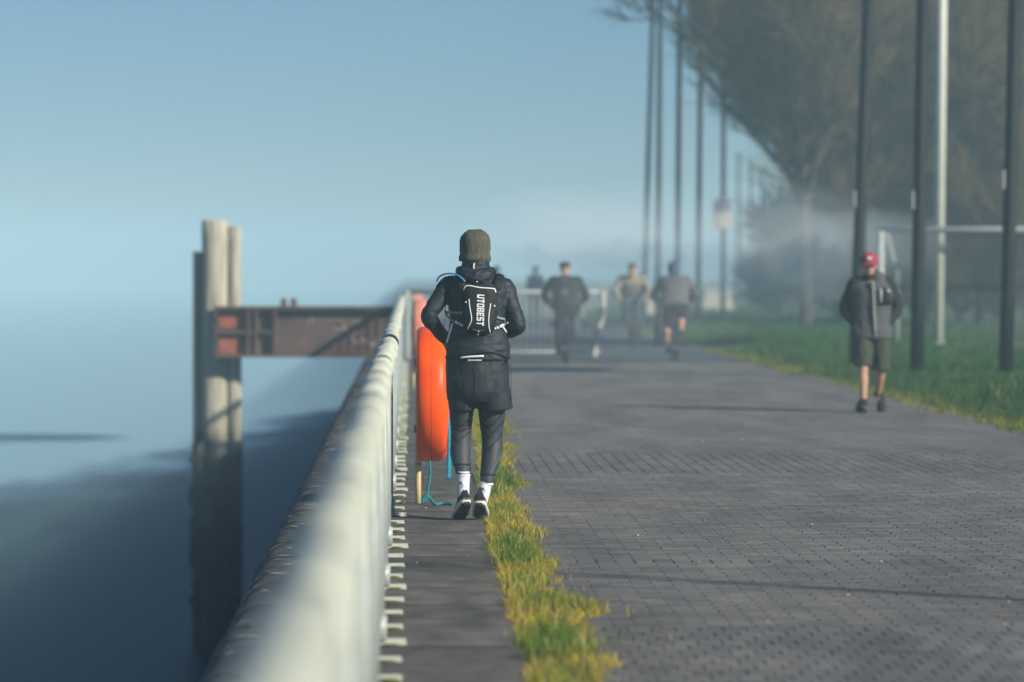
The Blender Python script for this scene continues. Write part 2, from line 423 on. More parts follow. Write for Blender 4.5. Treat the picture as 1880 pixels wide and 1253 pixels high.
for b in near:
    key = (round(b[1] - b[0], 3), round(b[3] - b[2], 3))
    if key not in bm_cache:
        hw, hd = (b[1] - b[0]) / 2, (b[3] - b[2]) / 2
        vs, fs = brick_geo((-hw, hw, -hd, hd)); me = MB().add(vs, fs).mesh('brick', False); me.materials.append(M['brick']); bm_cache[key] = me
    o = bpy.data.objects.new('brick', bm_cache[key]); link(o, path)
    o.location = ((b[0] + b[1]) / 2, (b[2] + b[3]) / 2, rng.gauss(0, .0008)); o.rotation_euler = (rng.gauss(0, .006), rng.gauss(0, .006), 0)
rest = MB()
for b in bricks:
    if b in near: continue
    vs, fs = brick_geo(b, dz=rng.gauss(0, .0008), tx=rng.gauss(0, .006), ty=rng.gauss(0, .006)); rest.add(vs, fs)
tag(obj('bricks', rest, M['bricks'], path, smooth=False), kind='stuff')

# ------------------------------------------------------------------ lawn and grasses
def fbm(x, y, s=1.0, seed=0.0): return noise.noise(Vector((x * s, y * s, seed))) + .5 * noise.noise(Vector((x * s * 2.1, y * s * 2.1, seed + 9)))
def lawn_z(x, y):
    e = max(0, min(1, (x - PATH_R) / 1.5)); return -.03 + .12 * e * e * (3 - 2 * e) + .05 * e * fbm(x, y, .35)
V = []; F = []; nx, ny = 50, 150
for i in range(ny):
    y = 10 + 240 * i / (ny - 1)
    for j in range(nx):
        x = PATH_R - .02 + 60 * (j / (nx - 1)) ** 1.8; V.append((x, y, lawn_z(x, y)))
for i in range(ny - 1):
    for j in range(nx - 1):
        a = i * nx + j; F.append((a, a + 1, a + nx + 1, a + nx))
tag(obj('lawn', MB().add(V, F), M['lawn']), 'green lawn beside the promenade', 'lawn', kind='structure')

def blades(name, P, H, W, COL, lean=.5, parent=None):
    n = len(P); P = np.asarray(P); H = np.asarray(H); W = np.asarray(W)
    az = nrng.uniform(0, 2 * np.pi, n); fa = nrng.uniform(0, 2 * np.pi, n); ln = np.abs(nrng.normal(0, lean, n)) + .12
    dx, dy = np.cos(az), np.sin(az); wx, wy = np.cos(fa), np.sin(fa)
    def pt(t, s):
        b = ln * t ** 1.7
        return np.stack([P[:, 0] + dx * H * b + s * wx * W, P[:, 1] + dy * H * b + s * wy * W, P[:, 2] + H * t * np.sqrt(np.clip(1 - (ln * t * .6) ** 2, .12, 1))], 1)
    V = np.stack([pt(0, -.5), pt(0, .5), pt(.55, -.42), pt(.55, .42), pt(1.0, 0)], 1).reshape(-1, 3)
    b = np.arange(n)[:, None] * 5
    F = np.concatenate([b + np.array([[0, 1, 3]]), b + np.array([[0, 3, 2]]), b + np.array([[2, 3, 4]])], 0)
    A = np.repeat(np.concatenate([COL, np.ones((n, 1))], 1), 5, axis=0)
    return obj(name, np_mesh(name, V, F, A), M['blade'], parent)
GREEN = np.array([.075, .185, .016]); YEL = np.array([.55, .40, .03]); DRY = np.array([.50, .40, .17])
def grass_cols(f, dry=.14):
    f = np.clip(f, 0, 1)[:, None]; n = len(f)
    c = GREEN * (1 - f) + YEL * f; d = nrng.random(n)[:, None] < dry
    c = np.where(d, DRY, c); return c * nrng.uniform(.65, 1.35, (n, 1))
def strip_edges(y):
    l = .45 + max(0, y - 22) * .011 + .03 * fbm(0, y, 1.6, 2) ; r = .74 + .012 * max(0, y - 25) + .17 * fbm(0, y, .55, 5) + .09 * fbm(0, y, 2.2, 8) + .12 * math.exp(-((y - 17.3) / .8) ** 2)
    return l, max(r, l + .1)
P = []; H = []; W = []; fl = []
def put(x, y, edge):
    g = fbm(x, y, 1.1, 4); s = fbm(x, y, 4, 6)
    P.append((x, y, -.015)); H.append((.06 + .07 * max(0, g + .25) + .02 * rng.random()) * (1 - .45 * edge) * rng.uniform(.6, 1.25)); fl.append(.24 - .95 * g - .25 * s + .75 * edge + rng.gauss(0, .16))
y = 12.5
while y < 50:
    l, r = strip_edges(y); dens = 2600 if y < 30 else 1500
    for k in range(int((r - l) * .02 * dens * 1.0 + rng.random())):
        t = rng.random(); x = l + (r - l) * t; put(x, y + rng.uniform(0, .02), abs(t - .5) ** 2 * 3)
        W.append(rng.uniform(.003, .006) * (1 if y < 30 else 1.6))
    y += .02
# sprigs that creep out of the strip into the joints
for i in range(900):
    y = 13 + 30 * rng.random(); l, r = strip_edges(y); x = r + rng.expovariate(14) if rng.random() < .8 else l - rng.expovariate(30)
    if fbm(x * 3, y * 3, 1, 3) > .05: put(x, y, .9); W.append(.004)
# thin tufts in the coping joints and at the foot of the railing
for i in range(420):
    y = 5.5 + .5 + int(rng.uniform(7, 45)) + rng.gauss(0, .006); x = rng.uniform(-.2, .47)
    if fbm(x, y, 2.5, 1) > .12: put(x, y, .7); P[-1] = (x, y, -.012); H[-1] *= .32; W.append(.004)
blade_strip = tag(blades('grass', P, H, W, grass_cols(np.array(fl)), .75), 'ragged strip of green and yellow grass between stone and paving', 'grass', kind='stuff')
obj_soil = tag(sheet('soil_strip', EDGE_IN + .006, .72, 8, 52, -.009, M['soil']), 'earth joint between coping stones and paving', 'soil')
lt_ = MB()
for i in range(70):
    y = 13.5 + 34 * rng.random() ** 1.3; x = rng.uniform(-.05, 6); q = rng.uniform(.003, .008)
    lt_.ell((x, y, .004), (q * rng.uniform(.8, 2.2), q * rng.uniform(.8, 2.2), .005), 6, 3)
tag(obj('litter', lt_, mat('pale_specks', (.34, .31, .25), .9, .4, 3, rand=.4, island=True)), 'tiny pale leaves and grit scattered over the paving', 'litter', kind='stuff')
# verge grass on the right
P = []; H = []; W = []; fl = []
for i in range(70000):
    y = 34 + 120 * rng.random() ** 1.3; x = PATH_R + 9 * rng.random() ** 1.5 - .12
    e = math.exp(-max(0, x - PATH_R) / .45)
    x += .22 * fbm(0, y, .5, 12) * e - .15 * e * rng.random()
    P.append((x, y, max(lawn_z(x, y), -.01) - .01)); H.append((.12 + .16 * max(-.5, fbm(x, y, .45, 2))) * rng.uniform(.6, 1.3) * (1 - .35 * e)); W.append(rng.uniform(.008, .016))
    fl.append(-.25 + .2 * fbm(x, y, .6, 7) + .85 * e + rng.gauss(0, .12))
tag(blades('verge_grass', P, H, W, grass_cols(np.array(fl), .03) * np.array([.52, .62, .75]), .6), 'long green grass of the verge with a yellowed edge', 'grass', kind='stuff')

# ------------------------------------------------------------------ quay railing
RX = -.13; RH = 1.10; RR = .052
rail = empty('quay_railing', (RX, 3, 0)); tag(rail, 'cream painted tubular quay railing running along the water edge', 'railing')
PANEL = 2.8; y0 = 2.0; npan = 23; nb = 0; extra = MB()
def rl(p): return (p[0], p[1] - 3, p[2])
bal_me = MB().tube([(0, 0, .12), (0, 0, RH - .03)], .011, 6).mesh('baluster'); bal_me.materials.append(M['rail_grey'])
foot_w = MB().box((.055, 0, .012), (.125, .05, .024), taper=.93).mesh('foot', False); foot_w.materials.append(M['foot'])
foot_n = MB().box((.050, 0, .010), (.10, .04, .020), taper=.93).mesh('foot', False); foot_n.materials.append(M['foot'])
def mossy(w_): return MB().add(*(lambda mb: (mb.v, mb.f))(MB().ell((.055, -.03, 0), (w_, .022, .010), 10, 4))).mesh('moss')
moss_me = mossy(.045); moss_me.materials.append(M['moss'])
post_me = MB().tube([(0, 0, 0), (0, 0, RH)], .026, 10).box((0, 0, .07), (.07, .07, .10)).mesh('post'); post_me.materials.append(M['rail_grey'])
def slack(p0, y):   # each length of rail bows a little
    return .006 * math.sin(y * 1.7 + p0) + .004 * math.sin(y * 4.3)
for p in range(npan):
    ya = y0 + p * PANEL; yb = ya + PANEL
    dz = rng.uniform(-.008, .008); dx = rng.uniform(-.006, .006)
    mb = MB()
    pts = [(dx, ya + PANEL * t / 8 + .004 * (t == 0) - .004 * (t == 8), RH + dz + .012 * math.sin(math.pi * t / 8) + slack(p, ya + PANEL * t / 8)) for t in range(9)]
    mb.tube([rl(q) for q in pts], RR, 16, ref=(1, 0, 0))
    pan = obj('top_rail', mb, M['rail'], rail)
    for t in (0.0, .5):
        yy = ya + PANEL * t
        obj('coupling', MB().lathe([(RR - .002, -.06), (RR + .006, -.05), (RR + .007, 0), (RR + .006, .05), (RR - .002, .06)], 16, 'Y', rl((dx, yy, RH + dz + (.012 if t else 0)))), M['rail'], pan)
    obj('bottom_rail', MB().box(rl((0, (ya + yb) / 2, .135)), (.03, PANEL - .06, .035)), M['rail_grey'], rail, smooth=False)
    o = bpy.data.objects.new('post', post_me); link(o, rail); o.location = rl((0, ya, 0))
    for q in range(4):
        yf = ya + .7 * q
        if yf < 12: continue
        o = bpy.data.objects.new('foot', foot_w if q == 0 else foot_n); link(o, rail); o.location = rl((rng.uniform(-.006, .006), yf, .002)); o.rotation_euler = (0, 0, rng.uniform(-.03, .03))
        if rng.random() < .9:
            m_ = bpy.data.objects.new('moss', moss_me); link(m_, o); m_.location = (rng.uniform(-.01, .01), 0, .001)
            m_.scale = (rng.uniform(.7, 1.2), rng.uniform(.6, 1.4), rng.uniform(.6, 1.3))
    for q in range(1, 23):
        yb_ = ya + PANEL * q / 23
        if yb_ < 6: continue
        if nb < 300:
            o = bpy.data.objects.new('baluster', bal_me); link(o, rail); o.location = rl((0, yb_, 0)); nb += 1
        else: extra.tube([rl((0, yb_, .12)), rl((0, yb_, RH - .03))], .011, 6)
tag(obj('balusters', extra, M['rail_grey'], rail), kind='stuff')

def cross_rail(name, x0, x1, d, label, curved=True, z1=1.2):
    r_ = empty(name, (x0, d, 0)); tag(r_, label, 'railing'); L_ = x1 - x0
    obj('top_rail', MB().tube([(0, 0, z1), (L_, 0, z1)], .035, 10), M['rail_grey'], r_)
    obj('bottom_rail', MB().tube([(0, 0, .14), (L_, 0, .14)], .022, 8), M['rail_grey'], r_)
    n = int(L_ / .11)
    bme = MB().tube([(0, 0, .14), (0, 0, z1)], .012, 6).mesh('baluster'); bme.materials.append(M['rail_grey'])
    for i in range(1, n):
        o = bpy.data.objects.new('baluster', bme); link(o, r_); o.location = (L_ * i / n, 0, 0)
    for xx in (0, L_ * .5, L_):
        end = xx == L_
        obj('post', MB().tube([(xx - (.16 if end else 0), 0, -.01), (xx - (.13 if end else 0), 0, .35), (xx - (.02 if end else 0), 0, .8), (xx, 0, z1 + .02)], (.05, .10), 8, ref=(0, 1, 0), sub=3) if False else
            MB().tube([(xx - (.16 if end else 0), 0, -.01), (xx - (.13 if end else 0), 0, .35), (xx - (.02 if end else 0), 0, .8), (xx, 0, z1 + .02)], [.06] * 4, 8, ref=(0, 1, 0), sub=3), M['concrete'] if end else M['rail_grey'], r_)
    return r_
cross_rail('cross_railing', -.05, 3.42, 68.0, 'blue-grey barred railing crossing behind the first dark cyclist', True)

# ------------------------------------------------------------------ mooring piles and beam
D = 66.0; S = FPX / D
def pxw(px): return (px - VX) / S
def pyz(py): return CAMH - (py - VY) / S
pile = empty('mooring_pile', (pxw(400), D, WZ)); tag(pile, 'tall weathered timber mooring pile rising from the water', 'mooring pile')
def timber(px0, px1, ztop, yoff, dep, mt, name, z0=None, seed=0):
    z0 = WZ - .6 if z0 is None else z0
    rs = []; n = 12; zs = list(np.linspace(z0, ztop, 14))
    for z in zs:
        ring = []
        for j in range(n):
            a = 2 * math.pi * j / n; ca, sa = math.cos(a), math.sin(a)
            sq = 1 / max(abs(ca), abs(sa)) ** .75
            wx = (px1 - px0) / S / 2 * sq * ca * (1 + .05 * noise.noise(Vector((seed, z * 1.1, j))))
            ring.append(Vector((pxw((px0 + px1) / 2) - pxw(400) + wx, yoff + dep / 2 * sq * sa, z - WZ + (.03 * noise.noise(Vector((j * .8, seed, 1))) if z == zs[-1] else 0))))
        rs.append(ring)
    return obj(name, MB().rings(rs), mt, pile)
WET = pyz(812)
timber(371, 419, pyz(405), 0, .5, M['pile'], 'timber', WET, 1)
timber(417, 443, pyz(417), .06, .45, M['pile'], 'timber', WET, 2)
timber(354, 373, pyz(463), .1, .4, M['pile_dark'], 'timber', WET, 3)
timber(368, 421, WET + .01, 0, .55, M['weed'], 'wet_timber', None, 4)
timber(415, 445, WET + .03, .06, .5, M['weed'], 'wet_timber', None, 5)
timber(352, 374, WET - .02, .1, .42, M['weed'], 'wet_timber', None, 6)
wd = MB()
for i in range(60):
    z = rng.uniform(-4.2, WET); a = rng.uniform(0, 6.28)
    wd.ell((pxw(398 + 44 * math.cos(a)) - pxw(400), -.28 + .1 * math.sin(a), z - WZ), (rng.uniform(.03, .09), .06, rng.uniform(.06, .25)), 7, 4)
tag(obj('seaweed', wd, M['weed'], pile), kind='stuff')
beam = empty('steel_beam', (pxw(398), D - .5, pyz(655))); tag(beam, 'rusty brown steel fender beam between the mooring pile and the quay', 'beam')
bz = pyz(562) - pyz(655); bl = pxw(736) - pxw(398)
obj('web', MB().box((bl / 2, .03, bz / 2), (bl, .03, bz - .06)), M['beam'], beam, smooth=False)
obj('flange', MB().box((bl / 2, 0, bz - .025), (bl + .02, .34, .05)), M['beam'], beam, smooth=False)
obj('flange', MB().box((bl / 2, 0, .025), (bl + .02, .34, .05)), M['beam'], beam, smooth=False)
for px in (400, 459, 473, 507):
    obj('stiffener', MB().box((pxw(px) - pxw(398), -.07, bz / 2), (.05, .16, bz - .11)), M['beam'], beam, smooth=False)
obj('stiffener', MB().box(((pxw(507) - pxw(398)) / 2 + .01, -.08, bz / 2), (pxw(507) - pxw(398), .1, .05)), M['beam'], beam, smooth=False)
for a, b, c, d in ((405, 455, .06, .43), (405, 455, .50, .80), (462, 471, .06, .80)):
    obj('rust_panel', MB().box((pxw((a + b) / 2) - pxw(398), -.0, (c + d) / 2 * bz / .87), ((b - a) / S, .02, (d - c) * bz / .87)), M['rust'], beam, smooth=False)
for px in (523, 541):
    obj('bolt', MB().lathe([(.0, .14), (.05, .13), (.055, .02), (.07, 0)], 10, 'Z', (pxw(px) - pxw(398), 0, bz)), M['beam'], beam)
ps = MB()
for i in range(26):
    ps.box((pxw(rng.gauss(640, 26)) - pxw(398), .008, rng.uniform(.25, .75) * bz), (rng.uniform(.03, .16), .012, rng.uniform(.02, .08)))
for i in range(6):
    ps.box((pxw(rng.gauss(575, 9)) - pxw(398), .008, bz * rng.uniform(.68, .9)), (rng.uniform(.04, .1), .012, rng.uniform(.03, .08)))
tag(obj('flaked_paint', ps, mat('flaked_pale_paint', (.22, .17, .16), .85, .3, 6), beam, smooth=False), kind='stuff')

# ------------------------------------------------------------------ life ring housings
def buoy(d, label, detail, group):
    s = FPX / d; t = empty('life_ring_housing', (.145, d, 0)); tag(t, label, 'life ring', group)
    prof = [(.02, -.098), (.40, -.100), (.43, -.094), (.447, -.075), (.456, -.03), (.457, 0.0), (.456, .03), (.448, .065), (.435, .09), (.40, .105), (.25, .118), (.02, .12)]
    z = .735
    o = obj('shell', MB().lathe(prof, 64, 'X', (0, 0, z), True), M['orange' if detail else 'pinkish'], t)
    obj('seam', MB().lathe([(.450, -.0012), (.4578, -.0012), (.4578, .0012), (.450, .0012)], 64, 'X', (0, 0, z)), M['seam'], t)
    obj('post', MB().tube([(-.088, .0, -.01), (-.088, 0, .15), (-.086, 0, .4), (-.086, 0, .95)], [.0205, .02, .019, .019], 10), M['bamboo'], t)
    for zz in (.5, .95): obj('bracket', MB().box((-.094, 0, zz), (.045, .10, .05)), M['rail_grey'], t, smooth=False)
    return t
b1 = buoy(25.8, 'big bright orange life ring housing on a yellow post beside the runner', True, None)
b2 = buoy(51.0, 'hazy salmon orange life ring housing farther along, second from the camera', False, None)
b3 = buoy(76.8, 'faint pink life ring housing in the fog, farthest of the three', False, None)
def twisted(pts, r, strands=3, turns=30, n=6, sub=6):
    base = [Vector(p) for p in spline([tuple(p) for p in pts], sub * 3)]; mb = MB()
    for s_ in range(strands):
        q = []
        for i, p in enumerate(base):
            t = (base[min(i + 1, len(base) - 1)] - base[max(0, i - 1)]).normalized()
            a = t.orthogonal().normalized() if abs(t.x) < .9 else Vector((0, 0, 1)); a = (Vector((0, 1, 0)).cross(t)); a = a.normalized() if a.length > .01 else Vector((1, 0, 0)); b = t.cross(a)
            th = 2 * math.pi * (s_ / strands + turns * i / len(base))
            q.append(p + (a * math.cos(th) + b * math.sin(th)) * r * .55)
        mb.tube(q, r * .62, n)
    return mb
def bl_(px, py, d=25.6): return at(px, py, d)
rp = empty('mooring_rope', (.15, 25.6, 0)); tag(rp, 'twisted green teal rope hanging under the orange housing and trailing on stone', 'rope')
off = Vector((.15, 25.6, 0))
obj('strand', twisted([bl_(789, 846) - off, bl_(790, 868) - off, bl_(787, 890) - off, bl_(784, 910) - off], .007, 3, 5), M['rope_teal'], rp)
obj('knot', twisted([bl_(785, 907) - off, bl_(778, 914) - off, bl_(776, 923) - off, bl_(781, 921) - off, bl_(784, 911) - off, bl_(789, 914) - off, bl_(777, 919) - off], .009, 3, 6), M['rope_teal'], rp)
gz = lambda px, py: Vector(((px - VX) / FPX * 25.5, 25.5, .013)) - off
obj('tail', twisted([bl_(785, 911) - off, bl_(790, 917) - off, gz(799, 925), gz(812, 925) + Vector((0, .05, 0)), gz(832, 925)], .010, 3, 8), M['rope_teal'], rp)
obj('thin_line', MB().tube([bl_(783, 850) - off, bl_(782, 875) - off, bl_(784, 905) - off], .0022, 5, sub=3), M['rope_navy'], rp)
tw = obj('twine', MB().lathe([(.0215, -.004), (.0255, 0), (.0215, .004)], 12, 'Z', (.057 - .15, .2, .265)), M['rope_navy'], rp)
obj('twine', twisted([bl_(772, 861) - off, bl_(777, 860) - off, bl_(784, 858) - off, bl_(786, 853) - off], .004, 2, 4), M['rope_navy'], rp)
r2 = empty('cyan_rope', (.26, 25.55, 0)); tag(r2, 'bright cyan doubled rope hanging at the edge of the orange housing', 'rope')
off2 = Vector((.26, 25.55, 0))
obj('strand', twisted([at(823, 690, 25.6) - off2, at(824, 760, 25.6) - off2, at(824, 820, 25.55) - off2, at(822, 879, 25.55) - off2], .009, 3, 9), M['rope_blue'], r2)
obj('strand', twisted([at(824, 690, 25.62) - off2, at(827, 800, 25.62) - off2, at(826, 840, 25.6) - off2, at(826, 878, 25.58) - off2], .008, 3, 9), M['rope_blue'], r2)

# ------------------------------------------------------------------ posts
def lamp(px_b, py_b, px_t, label, h=9.0, wpx=.105, mt='black_post', plate=None, head=True, name='lamp_post', xy=None, cat='lamp post', group=None):
    x, d = gnd(px_b, py_b) if xy is None else xy
    t = empty(name, (x, d, 0)); tag(t, label, cat, group)
    lean = 0
    if px_t is not None:
        s = FPX / d; lean = ((px_t - px_b) / s) / ((py_b - 0) / s)
    lx = lambda z: lean * z
    obj('post', MB().tube([(0, 0, -.05), (lx(1.2), 0, 1.2), (lx(1.25), 0, 1.25), (lx(h), 0, h)], [wpx, wpx, wpx * .95, wpx * .8], 14, ref=(0, 1, 0)), M[mt], t)
    obj('base_collar', MB().lathe([(wpx + .03, -.02), (wpx + .03, .05), (wpx + .004, .09)], 14), M[mt], t)
    if plate is not None:
        z = CAMH + (VY - plate) * d / FPX
        obj('label_plate', MB().box((lx(z) - wpx * .92, -.045, z), (.022, .03, .27)), M['zip'], t, smooth=False)
    if head:
        hd = obj('lamp_head', MB().ell((lx(h) - .35, 0, h + .02), (.45, .13, .07), 14, 6), M[mt], t)
        obj('lens', MB().box((lx(h) - .42, 0, h - .055), (.4, .16, .02)), M['lamp_glass'], hd, smooth=False)
    return t
lamp(1846, 698, 1863, 'thick black lamp post nearest the edge of the picture, small white plate on it', 9, plate=330)
lamp(1683, 693, 1694, 'thick black lamp post just beside the man in the red cap', 9, plate=368)
lamp(1569, 679, 1594, 'thick black lamp post rising behind the man in the red cap', 9, plate=366)
lamp(1327, 588, 1329, 'thin dark post carrying the small white sign', 11.0, .085)
lamp(1281, 598, 1287, 'thin hazy dark post, next to the sign post', 11.0, .085)
lamp(1243, 605, 1248, 'thin hazy dark post rising above the grey hooded cyclist', 11.0, .085)
lamp(1207, 592, 1212, 'thin hazy upright post of the close pair nearest the open sky', 11.0, .09)
lamp(1181, 592, 1199, 'leaning hazy post, farthest out from the trees of the tall posts', 11.0, .09)
lamp(1355, 556, 1357, 'very faint thin post in the fog right after the sign', 7.6, .08, head=False)
lamp(1378, 552, 1379, 'very faint thin post in the fog, middle of the palest three', 7.6, .08, head=False)
lamp(1398, 548, 1399, 'very faint thin post in the fog nearest the tree trunk', 7.8, .08, head=False)
lamp(0, 0, None, 'slim black post outside the frame whose thin shadow crosses the paving', 9, .05, xy=(7.5, 14.7))
wp = empty('flag_pole', (*gnd(1722, 640), .05)); tag(wp, 'tall pale cream pole standing before the goal', 'pole')
lw = (8 / 640.)
obj('post', MB().tube([(0, 0, -.1), (lw * 12, 0, 12)], [.10, .085], 14, ref=(0, 1, 0)), M['white_post'], wp)
obj('base_collar', MB().lathe([(.14, -.05), (.14, .05), (.11, .09)], 14), M['white_post'], wp)
# sign
sx, sdp = gnd(1327, 588); ss = FPX / sdp
sg = empty('path_sign', (sx, sdp - .12, CAMH + (VY - 420) / ss)); tag(sg, 'small white sign with a blue symbol on a thin post', 'sign')
sw, sh = 35 / ss, 54 / ss
obj('panel', MB().box((0, 0, sh / 2), (sw, .03, sh)), M['plate'], sg, smooth=False)
sym = MB()
for i in (-1, 0, 1):
    c = (i * sw * .27, -.019, sh * .66)
    sym.box(c, (.035, .006, sh * .15), Matrix.Rotation(R(24), 3, 'Y')); sym.box((c[0], -.021, c[2]), (.035, .006, sh * .15), Matrix.Rotation(R(-24), 3, 'Y'))
obj('symbol', sym, M['sign_blue'], sg, smooth=False)
obj('lower_panel', MB().box((0, -.018, sh * .22), (sw * .86, .006, sh * .34)), M['sign_yellow'], sg, smooth=False)
obj('bracket', MB().box((0, .05, sh * .7), (.1, .07, .05)), M['rail_grey'], sg, smooth=False)

# ------------------------------------------------------------------ football goal
gx, gd = gnd(1617, 641); g = empty('football_goal', (gx, gd, .05)); tag(g, 'pale grey white football goal with net beyond the lawn', 'goal')
GW, GH = 7.32, 2.36
obj('goalpost', MB().tube([(0, 0, 0), (0, 0, GH)], .06, 10), M['goal'], g)
obj('goalpost', MB().tube([(GW, 0, 0), (GW, 0, GH)], .06, 10), M['goal'], g)
obj('crossbar', MB().tube([(-.06, 0, GH), (GW + .06, 0, GH)], .06, 10), M['goal'], g)
obj('ground_bar', MB().tube([(1.3, -.9, 0.02), (GW, -.9, 0.02)], .05, 8), M['goal'], g)
obj('stanchion', MB().tube([(.5, 1.4, 0), (.5, 1.4, 1.5), (.1, .2, GH)], .045, 8), M['goal'], g)
obj('stanchion', MB().tube([(GW - .5, 1.4, 0), (GW - .5, 1.4, 1.5), (GW, .2, GH)], .045, 8), M['goal'], g)
net = MB()
for i in range(60):
    x = GW * i / 59; net.tube([(x, .05, GH), (x, .9, GH - .12), (x, 1.4, 1.3), (x + .02 * rng.gauss(0, 1), 1.4, .02)], .006, 4)
for k_ in range(18):
    z = .1 + 2.0 * k_ / 17; yv = 1.4 if z < 1.3 else 1.4 - (z - 1.3) * 1.2
    net.tube([(0, yv, z), (GW, yv, z)], .005, 4)
tag(obj('net', net, M['net'], g), kind='stuff')

# ------------------------------------------------------------------ trees
def grow(seed, trunk_h, spread, height, limbs, twigs, left=0.0, tw=(.010, .028), cone=None):
    r = random.Random(seed); tr = MB(); br = MB(); V = []; F = []
    base = Vector((0, 0, 0)); top = Vector((r.uniform(-.1, .1), 0, trunk_h))
    tr.tube([(0, 0, -.2), (0, 0, .25), (top.x * .5, 0, trunk_h * .5), top], [.26, .17, .15, .145], 10, sub=2)
    segs = []
    def branch(p, d, ln, rad, lvl):
        n = 5; pts = [p]; q = p.copy(); dd = d.normalized()
        if cone and lvl:
            e_ = p + dd * ln
            if e_.z < cone[0] + cone[1] * math.hypot(e_.x, e_.y): dd = (dd + Vector((-.35 * dd.x, -.35 * dd.y, .9))).normalized()
        for i in range(n):
            dd = (dd + Vector((r.gauss(0, .10), r.gauss(0, .10), r.gauss(.05, .07)))).normalized(); q = q + dd * ln / n; pts.append(q.copy())
        rs = [rad * (1 - .75 * i / n) for i in range(n + 1)]
        br.tube(pts, rs, 6 if lvl < 2 else 4)
        segs.append((pts, rad, lvl, ln))
        if lvl < 3:
            for k in range(r.randint(5, 7) if lvl < 2 else 5):
                i = r.randint(1, n); t = r.random(); pp = pts[i - 1].lerp(pts[i], t); dv = (pts[i] - pts[i - 1]).normalized()
                side = Vector((r.gauss(0, 1), r.gauss(0, 1), r.gauss(.1, .8))); side = (side - dv * side.dot(dv)).normalized()
                branch(pp, dv * .85 + side * r.uniform(.35, .75) + Vector((0, 0, .08)), ln * r.uniform(.42, .62), rad * .5, lvl + 1)
    for k in range(limbs):
        a = 2 * math.pi * (k + r.uniform(-.3, .3)) / limbs; el = r.uniform(.62, 1.3) if not cone else r.uniform(.85, 1.5)
        d = Vector((math.cos(a) * spread - left * .3, math.sin(a) * spread * .8, el * height / 5)); p = top - Vector((0, 0, r.uniform(0, trunk_h * .25)))
        branch(p, d, height * r.uniform(.65, .9), .09, 0)
    branch(top, Vector((-.1 * left, 0, 1)), height, .11, 0)
    ws = [s_[3] * (1 if s_[2] >= 2 else .4) for s_ in segs]
    ch = r.choices(segs, ws, k=twigs); o = 0
    for pts, rad, lvl, ln in ch:
        i = r.randint(1, len(pts) - 1); p = pts[i - 1].lerp(pts[i], r.random()); dv = (pts[i] - pts[i - 1]).normalized()
        d = (dv * r.uniform(.8, 1.3) + Vector((r.gauss(0, .32), r.gauss(0, .32), r.gauss(.05, .3)))).normalized(); L_ = r.uniform(.45, 1.35)
        e = p + d * L_ * .5; d2 = (d + Vector((r.gauss(0, .15), r.gauss(0, .15), r.gauss(-.05, .18)))).normalized(); f = e + d2 * L_ * .5
        if cone and f.z < cone[0] + cone[1] * math.hypot(f.x, f.y) + r.uniform(-.9, .5): continue
        w_ = r.uniform(*tw) / 2; s1 = d.orthogonal().normalized(); s2 = d.cross(s1)
        a0 = r.uniform(0, 6.28)
        for c, ww in ((p, w_), (e, w_ * .8)):
            for j in range(3):
                an = a0 + 2.094 * j; V.append(c + s1 * math.cos(an) * ww + s2 * math.sin(an) * ww)
        V.append(f)
        for j in range(3):
            k2 = (j + 1) % 3; F.append((o + j, o + k2, o + 3 + k2)); F.append((o + j, o + 3 + k2, o + 3 + j)); F.append((o + 3 + j, o + 3 + k2, o + 6))
        o += 7
    n0 = len(br.v); VV = np.array([tuple(v) for v in br.v] + [tuple(v) for v in V], np.float32)
    FT = []
    for f in br.f:
        for i in range(1, len(f) - 1): FT.append((f[0], f[i], f[i + 1]))
    FF = np.concatenate([np.array(FT, np.int32), np.array(F, np.int32) + n0])
    me = np_mesh('crown', VV, FF); me.materials.append(M['twig']); me.materials.append(M['bark'])
    mi = np.zeros(len(FF), np.int32); mi[:len(FT)] = 1; me.polygons.foreach_set('material_index', mi); return tr, me
def tree(variant, px, d, label, rz=0, s=1.0, group=None):
    trm, crm = variant; t = empty('bare_tree', ((px - VX) / FPX * d, d, 0), rz); t.scale = (s, s, s); tag(t, label, 'tree', group)
    o = bpy.data.objects.new('trunk', trm); link(o, t); o = bpy.data.objects.new('crown', crm); link(o, t); return t
def variant(*a, **k):
    tr, cr = grow(*a, **k); tm = tr.mesh('trunk'); tm.materials.append(M['bark']); return tm, cr
VA = variant(3, 3.9, 1.0, 6.2, 13, 10500, left=1.0, cone=(3.1, .74), tw=(.010, .026))
VB = variant(5, 2.2, .85, 6.8, 12, 18000)
VC = variant(9, .5, .9, 5.5, 12, 26000)
tree(VA, 1480, 100, 'bare brown tree with a visible trunk, its branches sweeping out over the path', 0, 1.12)
tree(VB, 1600, 106, 'bare twiggy tree directly behind the man in the red cap', .6, 1.1)
tree(VB, 1695, 112, 'bare twiggy tree behind the pale cream pole', 2.1, 1.15)
tree(VB, 1800, 107, 'bare twiggy tree between the cream pole and the outermost lamp post', 4.0, 1.1)
tree(VB, 1895, 113, 'bare twiggy tree behind the outermost black lamp post', 5.1, 1.2)
for i, (px, d, s, lb) in enumerate(((1545, 108, .52, 'low brown thicket between the tree trunk and the capped man'), (1620, 111, .6, 'low brown thicket behind the goal corner'),
        (1690, 106, .58, 'low brown thicket in the goal mouth, first from the goal corner'), (1760, 110, .62, 'low brown thicket in the goal mouth beside the cream pole'), (1830, 105, .6, 'low brown thicket in the goal mouth beside the outermost lamp post'), (1900, 109, .6, 'low brown thicket at the edge beyond the outermost lamp post'))):
    t = tree(VC, px, d, lb, i * 1.3, s * 1.2); t.name = 'thicket'; t['category'] = 'bush'
